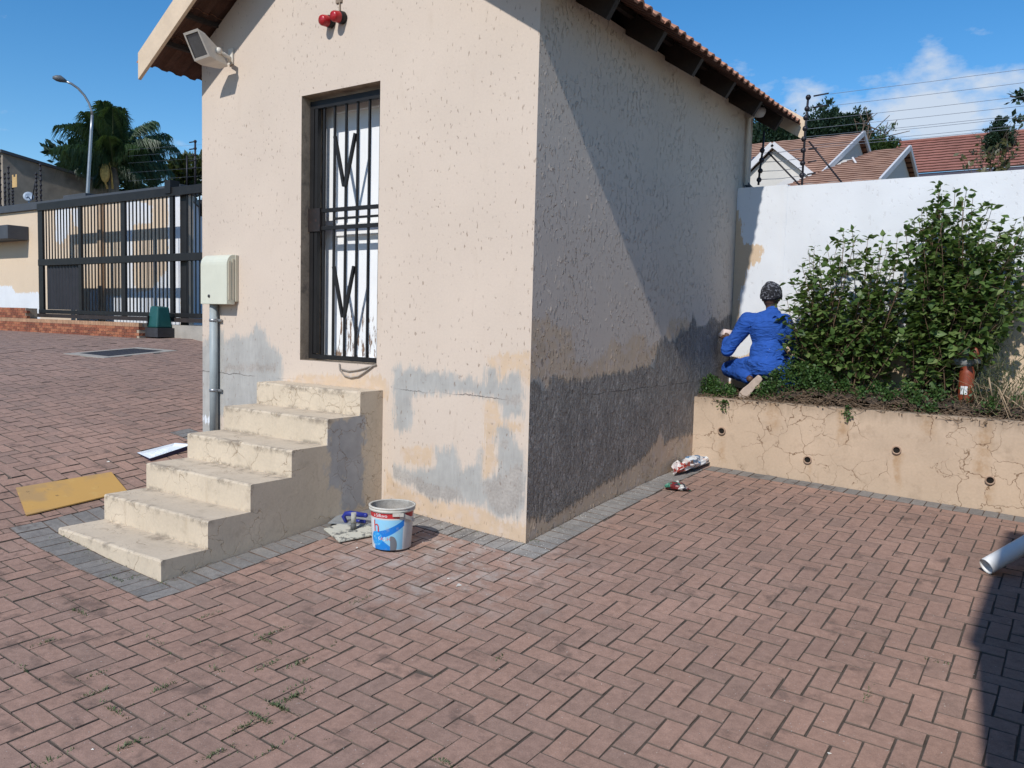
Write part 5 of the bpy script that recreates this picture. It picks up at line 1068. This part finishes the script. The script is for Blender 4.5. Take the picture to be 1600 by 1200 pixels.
dL = PY(1130, 519, 3.38)-wL; hand(mb, wL, dL, (-.3, -.3, 1)); hand(mb, wR, V(.0, 1, .4), (0, -.5, 1))
organic('body', mb, SKIN, pe, .007, 3)
mb = MB(); ch = PY(1201, 518, 3.19); ws = PY(1200, 552, 3.17); pv_ = PY(1199, 571, 3.15)
ell(mb, ch, (.175, .125, .205)); ell(mb, ws, (.178, .13, .16)); ell(mb, pv_+V(.0, 0, .01), (.20, .15, .105)); ell(mb, PY(1200, 499, 3.20), (.165, .10, .085))
cap_(mb, nk-V(0, 0, .045), nk+V(0, 0, .002), .072, .062); cap_(mb, sL, sR, .078, .078)
for s_, e_, w_ in ((sL, eL, wL), (sR, eR, wR)): cap_(mb, s_, e_, .082, .066); cap_(mb, e_, e_+(w_-e_)*.72, .066, .052)
cb = MB(); cb.lathe([(.062, .0), (.074, -.005), (.080, -.028), (.072, -.034)], nk+V(0, .0, .012), 20, axis=(0, .12, 1)); cb.build('collar', BLUE, pe)
organic('jacket', mb, BLUE, pe, .011, 5, .026, .13)
mb = MB(); ell(mb, pv_-V(0, 0, .02), (.195, .15, .115))
for h_, k_, a_ in ((hL, kL, aL), (hR, kR, aR)): cap_(mb, h_, k_, .115, .088); cap_(mb, k_, k_+(a_-k_)*.86, .085, .062)
organic('trousers', mb, BLUE, pe, .011, 5, .026, .11)
mb = MB(); ell(mb, HC+V(0, -.0, .022), (.098, .112, .102)); mb.lathe([(.096, -.05), (.103, -.04), (.103, .0), (.098, .02)], HC+V(0, 0, -.0), 24); mb.ball(HC+V(-.01, -.01, .11), .035, 10, sc=(1.3, 1.3, .6)); organic('beanie', mb, BEAN, pe, .008, 3)
SOLE = simple('shoe_sole', (.42, .33, .27), .8, .2, 20); SHOE = simple('shoe_upper', (.035, .04, .10), .7, .3, 20)
heel, toe = PY(1186, 592, 3.01), PY(1166, 613, 3.0); toe[2] = max(toe[2], .80)
d = toe-heel; d /= np.linalg.norm(d); sn = V(.25, -1, .12); sn -= d*(sn@d); sn /= np.linalg.norm(sn); sd = np.cross(d, sn)
mb = MB()
outl = [(-.03, -.0), (-.025, .03), (.04, .036), (.10, .036), (.16, .046), (.215, .044), (.25, .022), (.255, -.005), (.235, -.032), (.18, -.045), (.10, -.036), (.04, -.036), (-.02, -.03)]
mb.prism([heel+d*a+sd*b for a, b in outl], sn*.022); o = mb.build('shoe_sole', SOLE, pe, bevel=.006)
mb = MB(); A = [heel+d*a*.97+sd*b*.95-sn*.002 for a, b in outl]; B = [heel+d*(a*.9+.01)+sd*b*.8-sn*(.075 if a < .09 else .045) for a, b in outl]; n_ = len(A)
mb.add(A+B, [(i, (i+1) % n_, n_+(i+1) % n_, n_+i) for i in range(n_)]+[tuple(range(n_, 2*n_))], 0, True); mb.build('shoe', SHOE, pe)
mb = MB(); f_ = V(.72, 3.02, .84); mb.prism([f_+V(b, a*.9, 0) for a, b in outl], (0, 0, .03)); mb.ball(f_+V(0, .1, .05), .05, 10, sc=(.9, 2.2, 1)); mb.build('shoe', SHOE, pe)
rg = PY(1133, 521, 3.36); mb = MB(); rr = random.Random(2)
cn = [PY(*p, 3.34) for p in [(1121, 523), (1130, 514), (1141, 516), (1146, 524), (1141, 536), (1130, 531)]]; top_ = [p+V(0, .05, .0) for p in cn]; mb.hexa(cn[:4], top_[:4]); mb.v = []; mb.f = []; mb.mi = []; mb.sm = []
ctr2 = sum(cn)/6; mb.add(cn+top_+[ctr2+V(-.01, -.035, .01), ctr2+V(0, .07, 0)], [(i, (i+1) % 6, 6+(i+1) % 6, 6+i) for i in range(6)]+[((i+1) % 6, i, 12) for i in range(6)]+[(6+i, 6+(i+1) % 6, 13) for i in range(6)])
tag(mb.build('rag', simple('dusty_rag', (.58, .47, .43), .9, .2, 30, .5, 60), None), "crumpled pale rag held in the worker's left hand", 'rag')

# ------------------------------------------------------------------ small things on the paving
def gp(px, py):
    p = G(px, py); return V(p[0], p[1], float(g(p[0], p[1])))
# bucket
bp = gp(612, 864); vd = bp-CAM; vd[2] = 0; vd /= np.linalg.norm(vd); bc = bp+vd*.12; bc[2] = float(g(bc[0], bc[1]))+.004
sc_ = np.linalg.norm((bc-CAM)); mpx = ((bc-CAM)@_fw)/F; rt = 35.0*mpx; rb_ = 29.5*mpx; BH = 66*mpx/1.0
bk = thing('bucket', 'white paint bucket with red band and blue swoosh print, smeared grey inside', 'bucket', bc)
t = NT('bucket_print'); v_ = t.n('ShaderNodeVectorMath', {0: t.pos, 1: tuple(bc)}, operation='SUBTRACT').outputs[0]; x, y, z = t.sep(v_)
rt_d = np.cross(vd, [0, 0, 1]); lx = t.n('ShaderNodeVectorMath', {0: v_, 1: tuple(rt_d)}, operation='DOT_PRODUCT').outputs['Value']; ld = t.n('ShaderNodeVectorMath', {0: v_, 1: tuple(-vd)}, operation='DOT_PRODUCT').outputs['Value']
ua = t.math('ARCTAN2', lx, ld); vv = t.math('DIVIDE', z, BH)          # angle round the bucket from the viewer's side, height 0..1
def band(v, lo, hi, s=.006): return t.math('MULTIPLY', t.step(v, lo-s, lo+s), t.math('SUBTRACT', 1., t.step(v, hi-s, hi+s)))
front_ = band(ua, -1.35, .62, .03)
c = t.val((.60, .59, .56, 1), t.noise(14, 5), .9, 1.08)
lb = t.mix(band(ua, -.98, .55, .01), (.66, .68, .70), (.27, .56, .76)); c = t.mix(t.math('MULTIPLY', band(vv, .02, .72), front_), c, lb)
cv = t.math('ADD', .33, t.math('MULTIPLY', t.math('POWER', t.math('MAXIMUM', t.math('ADD', ua, 1.0), 0.), 1.7), .145))       # swoosh centre line
sw = t.math('SUBTRACT', t.math('ADD', .085, t.math('MULTIPLY', ua, -.01)), t.math('ABSOLUTE', t.math('SUBTRACT', vv, cv)))
c = t.mix(t.math('MULTIPLY', t.step(sw, -.006, .006), band(ua, -.98, .60, .03)), c, (.012, .19, .62))
lo_ = t.math('MULTIPLY', t.step(t.math('SUBTRACT', t.math('SUBTRACT', .22, t.math('MULTIPLY', t.math('MAXIMUM', t.math('ADD', ua, .45), 0.), .34)), vv), -.006, .006), band(ua, -1.0, .08, .02)); c = t.mix(lo_, c, (.012, .22, .66))
dsc = t.math('SUBTRACT', .155, t.math('SQRT', t.math('ADD', t.math('POWER', t.math('MULTIPLY', t.math('ADD', ua, .86), .42), 2.), t.math('POWER', t.math('MULTIPLY', t.math('SUBTRACT', vv, .26), .9), 2.)))); c = t.mix(t.step(dsc, -.004, .004), c, t.mix(t.step(t.noise(60, 3), .52, .6), (.02, .30, .74), (.14, .50, .80)))
gd = t.math('SUBTRACT', .20, t.math('SQRT', t.math('ADD', t.math('POWER', t.math('MULTIPLY', t.math('SUBTRACT', ua, -.02), .72), 2.), t.math('POWER', t.math('MULTIPLY', t.math('SUBTRACT', vv, .12), .9), 2.)))); c = t.mix(t.math('MULTIPLY', t.step(gd, -.004, .004), t.step(ua, -.10, -.08)), c, (.17, .18, .20))
rd = t.math('MULTIPLY', band(vv, .755, .875), t.math('ADD', band(ua, -1.5, .36, .02), band(ua, .62, 1.25, .02))); c = t.mix(rd, c, (.46, .028, .03))
c = t.mix(t.math('MULTIPLY', t.step(t.noise(22, 6, .65), .58, .75), .45), c, (.40, .37, .33))
PRINT = t.out(c, .5, spec=.4); GRIME = simple('cement_grime', (.30, .275, .24), .9, .3, 16, .5, 90, dirt=(.42, .40, .36), dscale=10, damt=.5); RIM = simple('bucket_rim', (.52, .49, .43), .6, .15, 16)
mb = MB(); mb.lathe([(0, 0), (rb_, 0), (rb_+.002, .004), (rt-.006, BH-.03)], bc, 40); mb.build('body', PRINT, bk)
mb = MB(); mb.lathe([(rt-.006, BH-.032), (rt+.003, BH-.030), (rt+.003, BH-.016), (rt-.002, BH-.014), (rt+.006, BH-.010), (rt+.006, BH), (rt-.006, BH), (rt-.009, BH-.01)], bc, 40); mb.build('rim', RIM, bk)
mb = MB(); mb.lathe([(rt-.009, BH-.002), (rb_-.008, .02), (0, .02)], bc, 40); mb.build('inside', GRIME, bk)
mb = MB(); hp = []
for a in np.linspace(.28, 1.12, 9):
    w_ = (a-.28)/.84; r_ = rt+.009; hp.append(bc-vd*math.cos(a)*r_+rt_d*math.sin(a)*r_+V(0, 0, BH-.035-.058*w_**1.1))
for i in range(len(hp)-1): mb.bar(hp[i], hp[i+1], .006, .022, (0, 0, 1))
a = .25; c0 = bc-vd*math.cos(a)*(rt+.004)+rt_d*math.sin(a)*(rt+.004)+V(0, 0, BH-.04); mb.bar(c0-rt_d*.035, c0+rt_d*.035, .010, .022, (0, 0, 1)); mb.build('handle', simple('handle_plastic', (.46, .43, .38), .6), bk)
def text_on(name, txt, size, ang0, zc, mat, r_at, bend=True):
    cu = bpy.data.curves.new(name, 'FONT'); cu.body = txt; cu.size = size; o = bpy.data.objects.new(name, cu); COL.objects.link(o); dg = bpy.context.evaluated_depsgraph_get(); me = bpy.data.meshes.new_from_object(o.evaluated_get(dg)); bpy.data.objects.remove(o)
    bm = bmesh.new(); bm.from_mesh(me); bmesh.ops.subdivide_edges(bm, edges=bm.edges, cuts=1); bm.to_mesh(me); bm.free()
    for v in me.vertices:
        zz = zc+v.co.y; r_ = r_at(zz)+.0015; a = ang0+v.co.x/r_; p = -vd*math.cos(a)*r_+rt_d*math.sin(a)*r_; v.co = (p[0], p[1], zz)
    me.materials.clear(); me.materials.append(mat); return link(name, me, bk)
rat = lambda z: rb_+.002+(rt-.006-rb_-.002)*(z-.004)/(BH-.034)
LW = simple('print_white', (.75, .75, .75), .5, .02); LR = simple('print_red', (.5, .03, .03), .5, .02)
text_on('lettering', 'a SiBuvo', .030, -.95, BH*.785, LW, rat); text_on('lettering', 'h', .11, -1.02, BH*.43, LR, rat)
text_on('lettering', 'C', .026, -.72, BH*.25, LW, rat)
LWB = simple('print_pink', (.62, .22, .22), .5, .02)
for i, (ch_, m_) in enumerate((('A', LWB), ('S', LW), ('H', LWB))): text_on('lettering', ch_, .034, -.60+i*.17, BH*.235, m_, rat)
# plastering tools
tl = gp(560, 838); hk = thing('plaster_hawk', 'cement smeared square plaster hawk lying handle up beside the bucket', 'plaster hawk', gp(548, 830)); 
def slab(ptspx, h, t_): 
    q = [gp(*p) for p in ptspx]; return [V(p[0], p[1], p[2]+h) for p in q], [V(p[0], p[1], p[2]+h+t_) for p in q]
t = NT('hawk_plate'); c = t.mix(t.step(t.noise(22, 6, .7), .48, .56), (.50, .48, .40), (.13, .13, .12)); c = t.mix(t.step(t.noise(9, 5), .5, .6), c, (.48, .47, .40)); HP = t.out(c, .8, t.bump(t.noise(60, 4), .5, .004))
lo, hi = slab([(506, 831), (530, 851), (606, 836), (560, 812)], .012, .008); mb = MB(); mb.hexa(lo, hi); mb.build('plate', HP, hk)
hb = gp(552, 832)+V(0, 0, .018); mb = MB(); mb.tube([hb, hb+V(.001, 0, .045)], [.020, .019], 14); mb.build('grip', simple('grip_dark', (.10, .10, .095), .7), hk); mb = MB(); mb.tube([hb+V(0, 0, .0455), hb+V(.003, 0, .118)], [.0175, .0175], 14); mb.build('handle', simple('grip_light', (.36, .35, .31), .8, .2, 30), hk)
ft = thing('plaster_float', 'plastering float with two blue handle bars resting on the hawk', 'plaster float', gp(548, 818)+V(0, 0, .03))
lo, hi = slab([(512, 823), (586, 826), (600, 812), (530, 808)], .0215, .003); mb = MB(); mb.hexa(lo, hi); mb.build('blade', simple('steel_blade', (.34, .36, .37), .45, .2, 20, metal=.4), ft)
HB = simple('blue_handle', (.02, .03, .22), .35, .1, 20); f0, f1 = gp(541, 822)+V(0, 0, .024), gp(571, 826)+V(0, 0, .024)
mb = MB(); up_ = V(0, 0, 1); mb.tube([f0+up_*.0, f0+up_*.04-(f1-f0)*.15, f0+up_*.062-(f1-f0)*.02, f0+up_*.068+(f1-f0)*.2, f1+up_*.068], [.012, .015, .018, .020, .017], 12); mb.ball(f1+up_*.068, .018, 10); mb.build('handle', HB, ft)
mb = MB(); mb.tube([f0+up_*.022+(f1-f0)*.3, f1+up_*.022], [.010, .012], 10); mb.build('handle_spine', HB, ft)
# paint tray
def ground_quad(ptspx, h0=0.): return [gp(*p)+V(0, 0, h0) for p in ptspx]
tr = thing('paint_tray', 'white and navy paint tray lying on the paving left of the steps', 'paint tray', gp(255, 708))
q4 = ground_quad([(214, 711), (274, 698), (302, 702), (234, 722)]); h = [.018, .03, .045, .03]; Tp = [p+V(0, 0, k) for p, k in zip(q4, h)]; cT = sum(Tp)/4
inn = [cT+(p-cT)*.90 for p in Tp]; fl_ = [cT+(p-cT)*.80-V(0, 0, .014) for p in Tp]; bt_ = [cT+(p-cT)*.93-V(0, 0, k-.002) for p, k in zip(Tp, h)]
mb = MB(); mb.add(Tp+inn+fl_+bt_, [(i, (i+1) % 4, 4+(i+1) % 4, 4+i) for i in range(4)]+[(4+i, 4+(i+1) % 4, 8+(i+1) % 4, 8+i) for i in range(4)]+[(8, 9, 10, 11)], 0); mb.add([p-V(0, 0, .003) for p in Tp]+[V(*p[:2], float(g(p[0], p[1]))+.002) for p in [cT+(p-cT)*.94 for p in Tp]], [(i, (i+1) % 4, 4+(i+1) % 4, 4+i) for i in range(4)], 1)
mb.build('tray', [simple('wet_white', (.74, .77, .80), .35, .06, 20), simple('navy', (.012, .015, .06), .4)], tr)
for k in range(7):
    f = .12+k*.075; a = fl_[0]*(1-f)+fl_[1]*f; b = fl_[3]*(1-f)+fl_[2]*f; a, b = a+(b-a)*.12, b+(a-b)*.12; mb = MB(); mb.tube([a+V(0, 0, .004), b+V(0, 0, .004)], .005, 6); mb.build('ridge', simple('wet_white2', (.70, .74, .78), .35), tr)
# board
bd = ground_quad([(25, 765), (174, 740), (199, 770), (41, 808)], .0); q0 = [p+V(0, 0, .006) for p in bd]; q1 = [p+V(0, 0, .014) for p in bd]
t = NT('yellow_board'); n1 = t.noise(3.2, 5, .55); c = t.mix(t.step(n1, .42, .58), (.50, .29, .085), (.40, .25, .105)); c = t.mix(t.step(t.noise(7, 5), .60, .68), c, (.52, .32, .10)); c = t.mix(t.math('MULTIPLY', t.step(t.noise(16, 4), .68, .72), .7), c, (.10, .07, .04)); YB = t.out(c, .65, t.bump(n1, .3, .01), spec=.3)
mb = MB(); mb.hexa(q0, q1); tag(mb.build('yellow_board', [YB], None), 'stained yellow board lying flat on the paving left of the steps', 'board')
# rubbish
random.seed(5)
def crumpled(name, label, cx, cy, ax_, rx, ry, rz, mat, par=None):
    c = V(cx, cy, float(g(cx, cy))); n, m = 18, 12; vs = []; u_ = V(math.cos(ax_), math.sin(ax_), 0); w_ = V(-math.sin(ax_), math.cos(ax_), 0)
    for i in range(m+1):
        ph = math.pi*i/m
        for k in range(n):
            th = 2*math.pi*k/n; r_ = 1+random.gauss(0, .10); p = c+u_*math.cos(ph)*rx*r_*(1)+w_*math.sin(ph)*math.cos(th)*ry*r_*(.6+.4*i/m)+V(0, 0, 1)*(max(0, math.sin(ph)*(math.sin(th)*.5+.5)*rz*2*r_*(.45+.55*i/m)))
            vs.append(p+V(0, 0, .004))
    mb = MB(); mb.add(vs, [(i*n+k, i*n+(k+1) % n, (i+1)*n+(k+1) % n, (i+1)*n+k) for i in range(m) for k in range(n)]); return tag(mb.build(name, mat, par), label, 'packet')
t = NT('packet_print'); v_ = t.n('ShaderNodeTexVoronoi', {'Vector': t.pos, 'Scale': 22}).outputs['Color']; sp3 = t.n('ShaderNodeSeparateColor', {0: v_}).outputs; yy = t.sep(t.pos)[1]
c = t.mix(t.step(sp3[0], .68, .70), (.66, .62, .58), (.40, .07, .05)); c = t.mix(t.step(sp3[1], .78, .8), c, (.08, .07, .06)); c2 = t.mix(t.step(sp3[0], .55, .57), (.68, .70, .70), (.03, .17, .34)); c = t.mix(t.step(yy, 2.42, 2.46), c, c2); c = t.mix(t.step(sp3[2], .85, .87), c, (.60, .50, .46)); PK = t.out(c, .4, t.bump(t.noise(50, 3), .6, .006))
t = NT('packet_print_two'); v_ = t.n('ShaderNodeTexVoronoi', {'Vector': t.pos, 'Scale': 26}).outputs['Color']; sp3 = t.n('ShaderNodeSeparateColor', {0: v_}).outputs
c = t.mix(t.step(sp3[0], .60, .62), (.60, .57, .52), (.16, .02, .02)); c = t.mix(t.step(sp3[1], .72, .74), c, (.05, .19, .13)); c = t.mix(t.step(sp3[2], .75, .77), c, (.04, .035, .05)); PK2 = t.out(c, .4, t.bump(t.noise(50, 3), .6, .006))
a, b = gp(1060, 742), gp(1106, 722); crumpled('plastic_packet', 'crumpled red and white plastic packet with a blue end lying against the planter corner', (a[0]+b[0])/2, (a[1]+b[1])/2, math.atan2(b[1]-a[1], b[0]-a[0]), np.linalg.norm(b-a)*.56, .10, .075, PK)
a, b = gp(1038, 764), gp(1076, 768); crumpled('plastic_packet', 'flattened dark red and green packet on the paving near the planter corner', (a[0]+b[0])/2, (a[1]+b[1])/2, math.atan2(b[1]-a[1], b[0]-a[0]), np.linalg.norm(b-a)*.5, .085, .04, PK2)
# grass in the joints
random.seed(9); np.random.seed(9)
mb = MB(); GR = leaf_mat('joint_grass', [(.05, .085, .03), (.09, .13, .05), (.14, .17, .08), (.16, .16, .09)], transl=.2, rough=.6)
def tuft(x, y, n, spread, hgt, ang=None):
    for _ in range(n):
        if ang is not None: s_ = random.gauss(0, spread); px_, py_ = x+math.cos(ang)*s_+random.gauss(0, .006), y+math.sin(ang)*s_+random.gauss(0, .006)
        else: px_, py_ = x+random.gauss(0, spread), y+random.gauss(0, spread)
        z = float(g(px_, py_))-.006; a = random.uniform(0, 6.28); l = hgt*random.uniform(.4, 1.2); w_ = .0022; d = V(math.cos(a), math.sin(a), 0); s2 = V(-math.sin(a), math.cos(a), 0); p = V(px_, py_, z); e = p+d*l*random.uniform(.3, .9)+V(0, 0, l*random.uniform(.35, .8)); m_ = (p+e)/2+V(0, 0, l*.18)
        mb.add([p-s2*w_, p+s2*w_, m_+s2*w_*.8, m_-s2*w_*.8, e], [(0, 1, 2, 3), (3, 2, 4)])
PYA = math.atan2(1, 0)
for px, py, n_ in ((320, 965, 26), (430, 988, 34), (410, 1000, 22), (420, 1040, 26), (468, 1038, 26), (255, 1075, 22), (145, 1085, 24), (180, 1112, 24), (205, 1163, 34), (455, 1092, 60), (435, 1106, 50), (405, 1124, 50), (385, 1135, 40), (335, 1180, 34), (120, 955, 20), (35, 1045, 18), (150, 1055, 14), (70, 1005, 12), (340, 1048, 12), (470, 1070, 14), (430, 1170, 18), (560, 940, 10), (700, 1195, 24), (780, 1030, 8), (180, 905, 16), (195, 908, 10), (1355, 1088, 12), (1465, 1035, 8), (520, 1010, 8), (240, 1000, 10), (80, 1190, 14), (300, 1115, 10)):
    p = gp(px, py); tuft(p[0], p[1], n_*2, .04, .028, random.choice([0, PYA, PYA]))
for px, py in ((95, 838), (110, 848), (140, 862), (165, 876), (190, 890), (215, 900), (235, 908), (255, 912), (275, 904), (130, 855), (300, 893), (660, 808), (690, 818), (720, 826), (745, 832), (815, 848), (835, 846), (905, 805), (870, 825), (965, 775)): p = gp(px, py); tuft(p[0], p[1], 22, .03, .020)
for _ in range(150):
    px, py = random.uniform(0, 760), random.uniform(900, 1200); p = gp(px, py); k = round((p[0]-OX)/U)*U+OX; tuft(k, p[1], 5, .02, .014, PYA)
o = mb.build('joint_grass', GR, None, fix=False); set_tint(o.data, 2); stuff(tag(o, 'short grass tufts sprouting from the joints of the paving', 'grass'))
# crumbs of filler and paint chips
mb = MB(); CH = simple('paint_crumbs', (.62, .58, .52), .9, .2, 60)
def crumb(x, y, r_):
    z = float(g(x, y)); a = random.uniform(0, 6); v_ = [(x+math.cos(a+k*2.1)*r_*random.uniform(.5, 1.2), y+math.sin(a+k*2.1)*r_*random.uniform(.5, 1.2), z+.001) for k in range(3)]; mb.add(v_+[(x, y, z+r_*.5)], [(0, 1, 3), (1, 2, 3), (2, 0, 3)])
for _ in range(2000): x = random.uniform(-2.6, 2.9); y = random.uniform(-3.2, 2.7); (blocked(x, y) or crumb(x, y, random.uniform(.0012, .0042)))
for _ in range(420): y = random.uniform(-.15, 2.6); crumb(abs(random.gauss(.02, .10))+.008, y, random.uniform(.002, .006))
for _ in range(330): x = random.uniform(-1.2, .2); y = -abs(random.gauss(.0, .28))-.008; crumb(x, y, random.uniform(.002, .007))
for px, py, r_ in ((558, 857, .014), (717, 915, .03), (700, 905, .012), (1095, 735, .012), (130, 775, .01), (170, 722, .02), (1295, 1178, .012), (145, 1172, .012)): p = gp(px, py); crumb(p[0], p[1], r_)
stuff(tag(mb.build('filler_crumbs', CH, None, fix=False), 'pale crumbs of paint and filler scattered over the paving', 'crumbs'))
